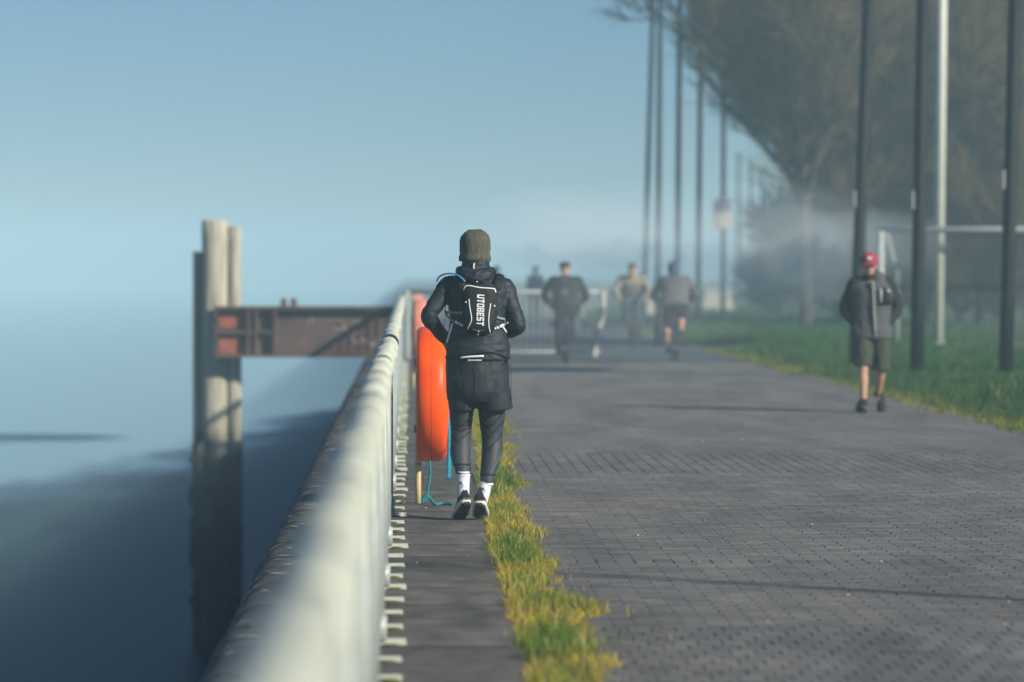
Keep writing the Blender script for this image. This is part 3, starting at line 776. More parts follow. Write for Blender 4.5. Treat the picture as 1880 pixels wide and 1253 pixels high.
t = tree(VC, 1430, 128, 'hazy rounded bush in the fog just left of the tree trunk', .4, .36); t.name = 'thicket'; t['category'] = 'bush'
t = tree(VC, 1452, 134, 'hazy taller bush in the fog touching the tree trunk', 1.9, .46); t.name = 'thicket'; t['category'] = 'bush'

# pale blocks far down the path
def block(px0, px1, py0, py1, label):
    d = CAMH * FPX / (py1 - VY); s = FPX / d; x = ((px0 + px1) / 2 - VX) / s; wv, hv = (px1 - px0) / s, (py1 - py0) / s
    o = obj('concrete_block', MB().box((0, 0, hv * .15), (wv * 1.06, .8, hv * .3)).box((0, 0, hv * .65), (wv, .6, hv * .7 - .004), taper=.8), M['concrete'], smooth=False, loc=(x, d, 0)); tag(o, label, 'block')
block(1290, 1345, 530, 574, 'pale cream concrete block in the haze under the sign')
block(1184, 1206, 550, 586, 'pale cream concrete block between the two farther cyclists')

# ------------------------------------------------------------------ people
def hand(mb, w, d, side, r=.009, curl=1.0):
    """a fist-like hand: w wrist, d pointing direction, side = +1/-1 for the thumb"""
    d = Vector(d).normalized(); up = Vector((0, 0, 1)); s = d.cross(up).normalized(); dn = s.cross(d).normalized() * -1
    w = Vector(w); mb.tube([w - d * .02, w + d * .03, w + d * .085], [(.028, .02), (.038, .018), (.04, .016)], 10, sub=1)
    for k, (o, L) in enumerate(((-.030, .068), (-.010, .078), (.010, .074), (.029, .058))):
        a = w + d * .08 + s * o; b = a + d * L * .45 + dn * .012 * curl; c = b + d * L * .1 + dn * L * .42 * curl + d * L * .3 * (1 - curl); e = c - d * L * .28 * curl + dn * .006 + d * L * .3 * (1 - curl)
        mb.tube([a - d * .02, a, b, c, e], [r, r, r, r * .9, r * .75], 6)
    a = w + d * .03 + s * .034 * side; b = a + d * .03 + s * .02 * side + dn * .012; c = b + d * .03 + dn * .014 - s * .008 * side
    mb.tube([w + d * .02, a, b, c], [.012, .012, .011, .008], 6)
def head_geo(mb, c, s=1.0, fwd=1, face=True):
    """skull, jaw, nose, ears; fwd = +1 faces +Y"""
    c = Vector(c)
    mb.ell(c + Vector((0, -.012 * fwd, .02 * s)), (.075 * s, .094 * s, .098 * s), 18, 12)
    mb.tube([c + Vector((0, .035 * fwd, .03)), c + Vector((0, .045 * fwd, -.05 * s)), c + Vector((0, .058 * fwd, -.105 * s))], [(.068 * s, .055 * s), (.058 * s, .05 * s), (.03 * s, .028 * s)], 14, sub=2)
    mb.tube([c + Vector((0, .082 * fwd, .012)), c + Vector((0, .098 * fwd, -.012)), c + Vector((0, .108 * fwd, -.034)), c + Vector((0, .086 * fwd, -.046))], [.008, .011, .016, .010], 8)
    for sx_ in (-1, 1):
        mb.ell(c + Vector((sx_ * .076 * s, -.012 * fwd, -.012)), (.012, .024, .034), 8, 6)
def face_parts(par, c, fwd, off):
    c = Vector(c) - off
    e = MB(); b_ = MB(); m_ = MB()
    for sx_ in (-1, 1):
        e.ell(c + Vector((sx_ * .030, .083 * fwd, .006)), (.013, .008, .007), 8, 6); b_.ell(c + Vector((sx_ * .031, .088 * fwd, .026)), (.02, .007, .005), 8, 4)
    m_.ell(c + Vector((0, .092 * fwd, -.066)), (.024, .008, .006), 10, 4)
    obj('eyes', e, M['ink'], par); obj('eyebrows', b_, M['hair'], par); obj('mouth', m_, M['rust'], par)

class Fig:
    """a figure from joints: body one skinned mesh, clothing lofted over it"""
    def __init__(s, J, fwd=1, voxel=.012): s.J = {k: Vector(v) for k, v in J.items()}; s.fwd = fwd; s.vox = voxel
    def torso(s, mb, g=0.0, n=24, top=True, hem=None, wide=1.0):
        J = s.J; hp = (J['hl'] + J['hr']) / 2; sh = (J['sl'] + J['sr']) / 2; ax = sh - hp
        lo = hp if hem is None else hp + ax * hem
        prof = [(0, .170, .115), (.2, .158, .108), (.42, .155, .108), (.65, .172, .118), (.85, .185, .115), (.98, .172, .095), (1.06, .11, .075)]
        pts = []; rr = []
        for t, a, b in prof:
            if hem is not None and t < hem: continue
            pts.append(hp + ax * t); rr.append(((a + g) * wide, b + g))
        if hem is not None: pts.insert(0, lo); rr.insert(0, ((.17 + g) * wide, .12 + g))
        if top: pts.append(J['nk'] if not g else J['nk'] * .6 + sh * .4); rr.append((.058 + g * .6, .06 + g * .6))
        side = (J['sr'] - J['sl']).normalized(); ref = Vector((0, 1, 0)) if abs(ax.normalized().y) < .9 else Vector((0, 0, -1))
        mb.tube(pts, rr, n, ref=ref, sub=2)
    def arm(s, mb, q, g=0.0, cut=1.0):
        J = s.J; a, b, c = J['s' + q], J['e' + q], J['w' + q]; sh = (J['sl'] + J['sr']) / 2
        c = b.lerp(c, cut)
        mb.tube([a.lerp(sh, .35), a, a.lerp(b, .35), b.lerp(a, .12), b.lerp(c, .18), b.lerp(c, .6), c], [.05 + g, .056 + g, .047 + g, .042 + g, .042 + g, .036 + g, .028 + g], 12, sub=1)
    def leg(s, mb, q, g=0.0, t0=0.0, t1=2.0, flare=0.0):
        J = s.J; a, b, c = J['h' + q], J['k' + q], J['a' + q]
        P = [(0, a, .088), (.4, a.lerp(b, .4), .080), (.85, a.lerp(b, .85), .060), (1.0, b, .056), (1.15, b.lerp(c, .15), .052), (1.35, b.lerp(c, .35), .055), (1.7, b.lerp(c, .7), .042), (2.0, c, .034)]
        out = [(p, r + g + flare * t) for t, p, r in P if t0 <= t <= t1]
        if t1 < 2 and t1 not in [t for t, _, _ in P]:
            p = a.lerp(b, t1) if t1 <= 1 else b.lerp(c, t1 - 1); out.append((p, out[-1][1] + flare * .3))
        mb.tube([o[0] for o in out], [o[1] for o in out], 14, sub=2)
    def body(s, hands=True, curl=1.0, lg=0.0, foot=.022):
        mb = MB(); s.torso(mb); J = s.J
        for q in 'lr':
            s.arm(mb, q); s.leg(mb, q, lg)
            f = J.get('t' + q, J['a' + q] + Vector((0, .17 * s.fwd, -.06))); mb.tube([J['a' + q] + Vector((0, -.04 * s.fwd, -.03)), J['a' + q] + Vector((0, .04 * s.fwd, -.03)), f], [foot, foot, foot * .8], 8)
            if hands: hand(mb, J['w' + q], J['w' + q] - J['e' + q], -1 if q == 'r' else 1, curl=curl)
        mb.tube([J['nk'] - Vector((0, 0, .06)), J['nk'], J['hd'] + Vector((0, 0, -.03))], [.062, .056, .054], 12)
        head_geo(mb, J['hd'], 1.0, s.fwd)
        return remesh(mb, 'person', s.vox if not hands else min(s.vox, .009), 2)
def shoe(par, tip, yaw, pitch, L=.285, off=Vector((0, 0, 0)), mats=('shoe', 'midsole', 'outsole'), fwd=1):
    """forefoot flat on the ground, heel lifted by pitch; tip = toe point on the ground"""
    ball = .085; up = MB(); mid = MB(); out = MB(); c_ = Matrix.Rotation(yaw, 3, 'Z')
    def frame(s):      # s from toe (0) to heel (L), returns point on sole line, tangent normal
        a0 = pitch
        if s <= ball: f = max(0, (s - ball * .45) / (ball * .55)); ang = a0 * f * f * .6; p = Vector((0, -s, 0 if s < ball * .45 else (s - ball * .45) * math.sin(ang) * .5))
        else:
            ang = a0; pb = Vector((0, -ball, ball * .55 * math.sin(a0 * .6) * .5)); p = pb + Vector((0, -math.cos(a0), math.sin(a0))) * (s - ball)
        return p, Vector((0, math.sin(ang), math.cos(ang)))
    rsU = []; rsM = []; rsO = []
    for i in range(15):
        t = i / 14; s_ = L * t; p, n = frame(s_)
        hw = (.024 + .026 * math.sin(min(1, t * 2.4) * math.pi / 2)) * (1 if t < .45 else 1 - .24 * math.sin((t - .45) / .55 * math.pi / 2)) * (1 if t < .93 else .86)
        if i == 0: hw = .018
        hu = hw * (1 if t < .8 else math.sqrt(1 - .45 * ((t - .8) / .2) ** 2))
        if t > .8: hw *= math.sqrt(1 - .62 * ((t - .8) / .2) ** 2)
        hgt = .03 + .02 * min(1, t * 3) + (.035 * max(0, min(1, (t - .35) / .3))) + (.012 * max(0, (t - .85) / .15))
        ms = .023 + .011 * t
        X = Vector((1, 0, 0)); ru = []; rm = []; ro = []
        for j in range(16):
            a = 2 * math.pi * j / 16; ca, sa = math.cos(a), math.sin(a)
            ru.append(c_ @ (p + X * (hu * .97 * ca * (1 if sa < .2 else 1 - .35 * sa)) + n * (ms + max(-.006, sa * hgt))) )
            e = lambda v: math.copysign(abs(v) ** .4, v)
            rm.append(c_ @ (p + X * (hw * 1.07 * e(ca)) + n * (.010 + ms * .5 + (ms * .5) * e(sa))))
            ro.append(c_ @ (p + X * (hw * .82 * e(ca)) + n * (.007 + .009 * e(sa) - (.004 if i % 2 else 0))))
        rsU.append(ru); rsM.append(rm); rsO.append(ro)
    T = Vector(tip) - off
    for mb, rs in ((up, rsU), (mid, rsM), (out, rsO)): mb.rings([[q * 1.0 + T for q in r_] for r_ in rs])
    o = obj('shoe', up, M[mats[0]], par); obj('midsole', mid, M[mats[1]], o); obj('outsole', out, M[mats[2]], o)
    p, n = frame(L * .78); pk, nk = frame(L * .97)
    # heel collar and pull tab
    col = MB(); cc = c_ @ (p + n * .088) + T
    col.tube([c_ @ (p + n * .03) + T, c_ @ (p + n * .06) + T, cc], [(.040, .056), (.041, .054), (.038, .046)], 16, ref=c_ @ Vector((0, 1, 0)))
    obj('collar', col, M[mats[0]], o)
    return c_ @ (p + n * .085) + T

# ---- the runner (seen from behind), d = 24.06 m, 293 px per metre
RS = 293.0
ro = Vector((.41, 24.06, 0))
def rx(px): return (px - 872) / RS
def rz(py): return (955 - py) / RS
J = dict(hl=(-.075, .0, .93), hr=(.095, .0, .93), kl=(-.087, .055, .55), kr=(.106, .045, .53), al=(-.066, -.045, .20), ar=(.055, -.04, .19), tl=(-.085, .0, .10), tr=(.045, .0, .10),
         sl=(-.165, .03, 1.465), sr=(.185, .03, 1.455), el=(-.298, -.04, 1.275), er=(.272, -.05, 1.215), wl=(-.185, .15, 1.13), wr=(.185, .17, 1.16), nk=(.01, .03, 1.54), hd=(0, .05, 1.68))
fr = Fig(J, 1, .010)
runner = obj('person', fr.body(lg=-.016, foot=.015), M['skin'], loc=ro); tag(runner, 'runner seen from behind in a black jacket, shorts, tights and olive beanie', 'person')
# jacket: torso, sleeves, hem
TR = [(1.005, .206, .150, .004), (1.03, .205, .148, .003), (1.09, .203, .142, 0), (1.17, .186, .134, 0), (1.26, .176, .132, 0), (1.35, .184, .138, .005), (1.42, .200, .138, .01), (1.475, .188, .122, .018), (1.515, .150, .104, .025), (1.55, .100, .088, .03), (1.585, .078, .08, .035)]
mb = MB()
mb.tube([(.018, c, z) for z, a, b, c in TR], [(a, b) for z, a, b, c in TR], 32, ref=(0, 1, 0), sub=2)
for q in 'lr':
    a, b, c = fr.J['s' + q], fr.J['e' + q], fr.J['w' + q]; s0 = Vector((0, .02, 1.44))
    mb.tube([a.lerp(s0, .4), a, a.lerp(b, .4), b.lerp(a, .1), b.lerp(c, .15) , b.lerp(c, .6), c], [.068, .066, .057, .052, .051, .045, .039], 16, sub=2)
jm = remesh(mb, 'jacket', .0085, 4, (.0042, 9, 20, 1.0))
jm.materials.append(M['jacket']); jk = obj('jacket', jm, None, runner)
def back(x, z):
    for (z0, a0, b0, c0), (z1, a1, b1, c1) in zip(TR, TR[1:]):
        if z0 <= z <= z1 or (z1 == TR[-1][0] and z > z1):
            t = min(1, (z - z0) / (z1 - z0)); a, b, c = a0 + (a1 - a0) * t, b0 + (b1 - b0) * t, c0 + (c1 - c0) * t
            q = max(-.98, min(.98, (x - .018) / a)); return c - b * math.sqrt(1 - q * q)
    a, b, c = TR[0][1:]; return c - b
def ribbon(pts_px, wd, lift, fn=None, thick=.004, sub=5):
    """a flat band that follows the back; pts in photo pixels, width in metres"""
    q = [Vector((p[0], 0, p[1])) for p in spline([(rx(a), rz(b)) for a, b in pts_px], sub)]
    L_ = []; R_ = []; L2 = []; R2 = []
    for i, p in enumerate(q):
        t = (q[min(i + 1, len(q) - 1)] - q[max(i - 1, 0)]).normalized(); s_ = Vector((-t.z, 0, t.x)) * wd / 2
        for lst, sg, dl in ((L_, 1, lift), (R_, -1, lift), (L2, 1, lift - thick), (R2, -1, lift - thick)):
            pp = p + s_ * sg; y_ = (fn or back)(pp.x, pp.z) - dl; lst.append(Vector((pp.x, y_, pp.z)))
    mb = MB(); rs = [[L_[i], R_[i], R2[i], L2[i]] for i in range(len(q))]; return mb.rings(rs)
# hood lying on the shoulders
hm = MB()
hm.tube([(-.095, .02, 1.555), (-.085, -.055, 1.545), (0, -.098, 1.515), (.09, -.06, 1.54), (.105, .02, 1.555)], [(.026, .034), (.034, .042), (.040, .055), (.034, .042), (.026, .034)], 14, sub=4)
hm.tube([(.008, .035, 1.50), (.006, .022, 1.56), (.003, .028, 1.605), (.0, .035, 1.635)], [(.098, .10), (.092, .095), (.086, .09), (.080, .085)], 22, ref=(0, 1, 0), sub=3)
hme = remesh(hm, 'hood', .007, 3, (.007, 16, 30, 3.0)); hme.materials.append(M['jacket']); obj('hood', hme, None, jk)
def hoodback(x, z): return .03 - .092 * math.sqrt(max(.05, 1 - (x / .1) ** 2)) - .004
obj('reflective_tab', ribbon([(870, 484), (868.8, 491), (871.5, 499)], .011, .006, hoodback), M['white_refl'], jk)
obj('reflective_tab', ribbon([(830, 594), (826, 609), (822, 622), (820, 629)], .012, .010), M['white_refl'], jk)
obj('reflective_tab', ribbon([(922, 599), (926, 605), (931, 611)], .010, .012), M['white_refl'], jk)
for pts in ([(818, 507), (817, 530), (818, 560), (816, 600)], [(936, 515), (938, 545), (936, 575)]):
    obj('seam', ribbon(pts, .004, .009), M['ink'], jk)
obj('hem_seam', ribbon([(822, 652), (845, 650), (880, 646), (912, 648), (937, 660)], .006, .012), M['ink'], jk)
# beanie
bp_ = [(.092, 1.622), (.098, 1.626), (.099, 1.64), (.0985, 1.655), (.096, 1.661), (.0985, 1.685), (.1, 1.715), (.0985, 1.75), (.090, 1.78), (.070, 1.803), (.040, 1.817), (.003, 1.821)]
bm_ = MB().lathe([(r_ * .98, z) for r_, z in bp_], 40, 'Z', (0, .045, 0))
me = bm_.mesh('beanie')
for v in me.vertices:
    v.co.y = .045 + (v.co.y - .045) * 1.16; v.co.x *= 1.0 + .03 * noise.noise(Vector((v.co.x * 20, v.co.z * 20, 2)))
    v.co.z += .010 * noise.noise(Vector((v.co.x * 22, v.co.y * 22, v.co.z * 12))) - (.010 if v.co.y > .1 else 0)
me.materials.append(M['beanie']); bn = obj('beanie', me, None, runner)
obj('brim_fold', MB().lathe([(.0955, 1.620), (.1015, 1.624), (.1035, 1.640), (.1025, 1.654), (.0985, 1.660)], 40, 'Z', (0, .045, 0)), M['beanie'], bn).scale = (.985, 1.0, 1)
# shorts
mb = MB()
mb.tube([(.012, .0, .74), (.014, .0, .80), (.014, .005, .88), (.014, .008, .95), (.015, .006, 1.02), (.016, .004, 1.07)], [(.150, .12), (.188, .150), (.196, .156), (.198, .152), (.196, .140), (.190, .132)], 30, ref=(0, 1, 0), sub=2)
mb.tube([(-.080, .0, .90), (-.082, .01, .80), (-.080, .015, .74), (-.078, .02, .695)], [(.10, .13), (.098, .125), (.088, .116), (.085, .112)], 22, ref=(0, 1, 0), sub=3)
mb.tube([(.11, .0, .90), (.118, .005, .80), (.124, .005, .74), (.128, .008, .692)], [(.10, .135), (.106, .130), (.108, .124), (.110, .120)], 22, ref=(0, 1, 0), sub=3)
sm = remesh(mb, 'shorts', .008, 3, (.0040, 15, 9, 6.0)); sm.materials.append(M['shorts']); shs = obj('shorts', sm, None, runner)
def sback(x, z): return .006 - .152 * math.sqrt(max(.05, 1 - ((x - .014) / .198) ** 2)) - .004
obj('pocket_zip', ribbon([(845, 656.5), (860, 654.5), (887, 653)], .012, .010, sback), M['white_refl'], shs)
tx_ = MB()
xx = 858
while xx < 882:
    wl_ = rng.uniform(1.0, 1.9); tx_.add(*(lambda m: (m.v, m.f))(ribbon([(xx, 660.6), (xx + wl_, 660.4)], .0075, .012, sback, sub=1))); xx += wl_ + .7
obj('small_lettering', tx_, M['white_refl'], shs, smooth=False)
for pts in ([(873, 668), (874, 700), (876, 735)], [(937, 668), (938, 700), (938, 735)], [(826, 746), (850, 747), (873, 747)], [(880, 747), (910, 748), (940, 748)]):
    if pts[0][1] < 745: obj('seam', ribbon(pts, .003, .012, sback), M['ink'], shs)
# tights with chevrons
def leg_surface(rows):
    P = [((rx(a) + rx(b)) / 2, yy, rz(py)) for py, a, b, yy in rows]; Rr = [((rx(b) - rx(a)) / 2, (rx(b) - rx(a)) / 2 * 1.06) for py, a, b, yy in rows]
    PP = [Vector(p) for p in spline(P, 4)]; RR_ = spline(Rr, 4); return PP, RR_
LL = leg_surface([(728, 824, 874, .03), (757, 825, 869.6, .04), (788, 827.5, 866, .062), (812, 827, 864.5, .05), (836, 826.5, 864, .02), (852, 831, 864, -.01), (861, 834.5, 863, -.03), (869, 836, 863.5, -.045)])
RLG = leg_surface([(728, 877, 932, .03), (757, 878, 928, .035), (800, 883.5, 923, .045), (824, 884.5, 922.5, .03), (848, 883, 917.5, .0), (867, 881.5, 911.5, -.02), (878, 881, 908, -.034), (886, 881.5, 905.5, -.042)])
def leg_pt(S_, x, z, lift=.002):
    PP, RR_ = S_; b = min(range(len(PP) - 1), key=lambda i: 0 if (PP[i].z >= z >= PP[i + 1].z) else min(abs(PP[i].z - z), abs(PP[i + 1].z - z)) + 1)
    t = max(0, min(1, (PP[b].z - z) / max(1e-6, PP[b].z - PP[b + 1].z))); c = PP[b].lerp(PP[b + 1], t); r_ = RR_[b] * (1 - t) + RR_[b + 1] * t
    q = max(-.97, min(.97, (x - c.x) / r_[0])); return Vector((c.x + q * (r_[0] + lift), c.y - math.sqrt(1 - q * q) * (r_[1] + lift), z))
def leg_line(S_, pts_px, wd, lift=.0025):
    q = [(rx(a), rz(b)) for a, b in pts_px]; dense = []
    for (x0, z0), (x1, z1) in zip(q, q[1:]):
        for k in range(8): dense.append((x0 + (x1 - x0) * k / 8, z0 + (z1 - z0) * k / 8))
    dense.append(q[-1]); A = []; B = []
    for x, z in dense: A.append(leg_pt(S_, x, z + wd / 2, lift)); B.append(leg_pt(S_, x, z - wd / 2, lift))
    return MB().strip(A, B)
for S_, nm in ((LL, 'l'), (RLG, 'r')):
    rs = [[c + Vector((math.cos(2 * math.pi * j / 28) * r_[0], math.sin(2 * math.pi * j / 28) * r_[1], 0)) for j in range(28)] for c, r_ in zip(*S_)]
    me = MB().rings(rs).mesh('tights')
    for v in me.vertices: v.co += v.normal * .0016 * noise.noise(Vector((v.co.x * 30, v.co.y * 30, v.co.z * 70)))
    me.materials.append(M['tights']); tg = obj('tights_leg', me, None, runner)
    if nm == 'l':
        lines = [[(835, 770), (848, 783), (861, 768)], [(831, 785), (845, 792), (862, 786)], [(829, 799), (840, 812), (863, 792)]]
        thin = [[(826.5, 828), (838, 851)], [(862, 813), (850, 850)]]; cuff = [(833.5, 853), (848, 851.5), (864.5, 853)]
    else:
        lines = [[(880, 760), (891.5, 771), (901, 757)], [(880, 772), (897, 787), (921, 761)], [(882, 786), (898, 804), (925, 772)], [(884, 800), (898, 825), (922, 796)]]
        thin = [[(883.5, 842), (886, 867)], [(921.5, 829), (901, 867)]]; cuff = [(881.5, 872), (895, 870), (910, 872)]
    for ln in lines: obj('chevron', leg_line(S_, ln, .009), M['chevron'], tg)
    for ln in thin: obj('seam', leg_line(S_, ln, .004), M['strap'], tg)
    obj('cuff_seam', leg_line(S_, cuff, .010), M['chevron'], tg)
    obj('crease_shade', leg_line(S_, [(lines[0][0][0] - 2, 780), (lines[0][1][0], 783), (lines[0][2][0], 780)], .004), M['chevron'], tg)  # dark strip paints the shade in the fold behind the knee
# shoes and socks
RSH = []
ankL = shoe(runner, (rx(838) - .005, .105, .0), R(16), R(31), off=Vector((0, 0, 0)))
ankR = shoe(runner, (rx(884) + .002, .10, .0), R(-4), R(29), off=Vector((0, 0, 0)))
for S_, ank, bot, nm in ((LL, ankL, (854, 906), 'l'), (RLG, ankR, (886, 914), 'r')):
    c1, r1 = S_[0][-1], S_[1][-1]
    tp = c1 + Vector((0, 0, .014)); bt = ank + Vector((0, 0, -.045))
    mdp = tp.lerp(bt, .5) + Vector((0, -.006, 0))
    rs = tube_rings([tp, tp.lerp(bt, .25), mdp, bt], [(r1[0] * .93, r1[1] * .93), (r1[0] * .90, r1[1] * .92), (.0405, .045), (.039, .046)], 22, (0, 1, 0), 3)
    sk = obj('sock', MB().rings(rs), M['sock'], runner)
    rb = MB().rings(tube_rings([tp + Vector((0, 0, -.028)), tp + Vector((0, 0, -.005))], [(r1[0] * .97, r1[1] * .97)] * 2, 22, (0, 1, 0)), False); obj('ribbed_top', rb, M['sock'], sk)
    # small mark on the sock: a looped stroke over a hooked one
    mk = MB(); bx_ = bt.x + (-.006 if nm == 'l' else .024); side = -1 if nm == 'l' else 1
    def sp(u, v_):
        x = bx_ + u; c = tp.lerp(bt, .42); return Vector((x, c.y - math.sqrt(max(.0001, .043 ** 2 - (x - c.x) ** 2)) * 1.10 - .003, c.z + v_))
    mk.tube([sp(-.008 + .006 * math.cos(a), .014 + .008 * math.sin(a)) for a in np.linspace(0, 6.1, 12)], .0018, 5)
    mk.tube([sp(-.002, .020), sp(-.001, .012), sp(.001, .003)], .0018, 5)
    mk.tube([sp(.004 + .006 * math.cos(a), -.010 + .008 * math.sin(a)) for a in np.linspace(.6, 4.6, 10)], .0018, 5)
    obj('sock_mark', mk, M['ink'], sk)

# ---- running pack with its straps and drinking hose
pk = empty('running_backpack', ro); tag(pk, 'slim black running pack with white piping and lettering on the runner', 'backpack')
def packhalf(z):   # half width of the pack at height z
    t = (z - 1.165) / (1.478 - 1.165); t = max(0, min(1, t))
    return .082 + .030 * math.sin(min(1, t * 1.8) * math.pi / 2) - .012 * max(0, t - .8) * 5
PCX = rx(880.5)
def packback(x, z):
    t = (z - 1.162) / (1.480 - 1.162); u = (x - PCX) / packhalf(z)
    e = max(0, 1 - abs(u) ** 3.5); v_ = max(0, 1 - abs(2 * t - 1) ** 5)
    return -.128 - .062 * (e ** .5) * (v_ ** .5) * (.8 + .35 * (1 - t))
rs = []; nzp = 22
V = []; F = []; nxp = 19
for side in (0, 1):
    for i in range(nzp):
        z = 1.162 + (1.480 - 1.162) * i / (nzp - 1)
        for j in range(nxp):
            u = -1 + 2 * j / (nxp - 1); ts = i / (nzp - 1)
            shrink = 1 - .22 * max(0, (.12 - ts) / .12) ** 2 - .16 * max(0, (ts - .9) / .1) ** 2
            x = PCX + u * packhalf(z) * shrink
            V.append((x, packback(PCX + u * packhalf(z) * .999, z) + .003 * noise.noise(Vector((x * 25, z * 25, 1))) if side == 0 else -.105, z))
n0 = nzp * nxp
for i in range(nzp - 1):
    for j in range(nxp - 1):
        a = i * nxp + j; F.append((a, a + 1, a + nxp + 1, a + nxp)); b = a + n0; F.append((b, b + nxp, b + nxp + 1, b + 1))
for i in range(nzp - 1):
    for j in (0, nxp - 1):
        a = i * nxp + j; q = (a, a + nxp, a + nxp + n0, a + n0); F.append(q if j else q[::-1])
for j in range(nxp - 1):
    for i in (0, nzp - 1):
        a = i * nxp + j; q = (a, a + 1, a + 1 + n0, a + n0); F.append(q[::-1] if i else q)
obj('bag', MB().add(V, F), M['pack'], pk)
def pkr(pts, wd, lift=.004, name='piping', mt='white_refl', sub=5): return obj(name, ribbon(pts, wd, lift, packback, .003, sub), M[mt], pk)
pkr([(850, 533), (853, 527), (859, 524.5), (880, 528), (904, 530), (908, 533), (909, 537)], .0075)
pkr([(860, 549), (861, 562), (863.5, 576), (864.5, 587), (861, 596), (857, 605)], .0065)
pkr([(899.5, 557), (897, 573), (895.8, 587), (896.5, 600), (899, 611)], .0065)
pkr([(854, 553), (854.5, 556)], .009, .008, 'stud'); pkr([(906, 560), (907, 563)], .009, .008, 'stud'); pkr([(874, 517), (876, 518)], .008, .012, 'stud')
pkr([(877, 607), (878, 610)], .007, .006, 'stud'); pkr([(874, 614), (878, 614)], .007, .012, 'stud')
pkr([(866, 604), (875, 606), (886, 607)], .003, .004, 'seam', 'strap')
GL = dict(U=[(0, .18, .3, 1), (.7, .18, 1, 1), (.08, 0, .92, .26)], T=[(0, .76, 1, 1), (.35, 0, .65, .77)], O=[(0, .13, .3, .87), (.7, .13, 1, .87), (.1, 0, .9, .22), (.1, .78, .9, 1)],
          B=[(0, 0, .3, 1), (.29, 0, .9, .19), (.29, .42, .86, .58), (.29, .81, .88, 1), (.7, .1, 1, .47), (.68, .55, .97, .92)], E=[(0, 0, .32, 1), (.31, 0, 1, .21), (.31, .40, .9, .59), (.31, .79, 1, 1)],
          S=[(0, 0, .92, .21), (.06, .40, .94, .60), (.06, .79, 1, 1), (.7, .1, 1, .5), (0, .5, .3, .9)])
tw_, th_ = 57.5 / RS, 13.5 / RS; adv = tw_ / 7; lt = MB()
for i, ch_ in enumerate('UTOBEST'):     # the word runs down the pack, tops of the letters to the right
    for a0, b0, a1, b1 in GL[ch_]:
        q = []
        for lift in (.0025, .0055):
            for a_, b_ in ((a0, b0), (a1, b0), (a1, b1), (a0, b1)):
                u = (i + .07 + .86 * a_ + .14 * (b_ - .5)) * adv - tw_ / 2; h = (b_ - .5) * th_
                X_, Z_ = rx(881) + h - u * .02, rz(569) - u; q.append((X_, packback(X_, Z_) - lift - .0004 * (a0 > .2), Z_))
        lt.add(q, [(0, 1, 2, 3), (7, 6, 5, 4), (0, 4, 5, 1), (1, 5, 6, 2), (2, 6, 7, 3), (3, 7, 4, 0)])
obj('lettering', lt, M['white_refl'], pk, smooth=False)
def strapr(pts, wd, name='strap', mt='strap', lift=.014): return obj(name, ribbon(pts, wd, lift), M[mt], pk)
strapr([(817, 574), (832, 574), (851, 574)], .016); strapr([(905, 581), (916, 584), (928, 587)], .015)
strapr([(816, 569), (822, 582), (834, 591), (842, 594), (850, 598)], .013); strapr([(904, 604), (915, 601), (925, 597), (929, 590), (926, 588)], .013)
for a, b in (((835, 590), (840, 593)), ((842, 593.5), (844, 594.5)), ((846, 596), (848, 597)), ((907, 603), (909, 602)), ((912, 602), (914, 601)), ((917, 600), (924, 596))):
    strapr([a, b], .017, 'buckle', 'white_refl', .018)
# shoulder straps run over to the front
for s_, xo in ((-1, rx(850)), (1, rx(910))):
    obj('shoulder_strap', MB().tube([(xo, -.125, 1.44), (xo + s_ * .01, -.11, 1.49), (xo + s_ * .025, -.03, 1.545 - .01), (xo + s_ * .03, .06, 1.52), (xo + s_ * .02, .14, 1.42), (xo, .16, 1.3)], [(.024, .006)] * 6, 8, sub=3), M['pack'], pk)
obj('drinking_hose', MB().tube([Vector((rx(853), -.128, rz(517))), Vector((rx(846), -.112, rz(510))), Vector((rx(838), -.09, rz(505))), Vector((rx(828), -.06, rz(502.5))), Vector((rx(815), -.03, rz(504))), Vector((rx(806), .03, rz(509))), Vector((rx(802), .09, rz(516)))], .0058, 8, sub=4), M['hose'], pk)

# ---- the man in the red cap (faces the camera)
wx0, wd0 = gnd(1600, 757); wo_ = Vector((wx0, wd0, 0)); WS = FPX / wd0
def wxl(px): return (px - 1600) / WS
def wzl(py): return (757 - py) / WS
J = dict(hl=(-.085, 0, .92), hr=(.085, 0, .92), kl=(-.105, -.10, .50), kr=(.10, -.02, .49), al=(-.105, -.13, .10), ar=(.10, .24, .19),
         sl=(-.185, .01, 1.43), sr=(.185, .01, 1.43), el=(-.30, .07, 1.15), er=(.30, .07, 1.15), wl=(-.165, -.03, .97), wr=(.165, -.03, .97), nk=(-.03, -.01, 1.50), hd=(-.035, -.04, 1.625))
fw = Fig(J, -1, .011); walker = obj('person', fw.body(True, foot=.012), M['skin'], loc=wo_); tag(walker, 'man in a maroon cap, grey vest and olive shorts walking towards the camera', 'person')
mb = MB(); fw.torso(mb, .042, hem=-.20, wide=1.1); me = remesh(mb, 'vest', .011, 2, (.006, 9, 9, 2)); me.materials.append(M['vest']); vs_ = obj('vest', me, None, walker)
mb = MB(); mb.tube([(-.02, -.005, 1.47), (-.03, -.012, 1.535)], [(.085, .082), (.075, .075)], 18, ref=(0, 1, 0)); obj('collar', mb, M['black_cloth'], vs_)
for q in 'lr':
    mb = MB(); fw.arm(mb, q, .026, 1.0); me = remesh(mb, 'sleeve', .010, 2, (.006, 14, 14, 4)); me.materials.append(M['black_cloth']); obj('sleeve', me, None, walker)
def vfront(x, z): return -(.158 * math.sqrt(max(.05, 1 - (x / .235) ** 2))) - .012
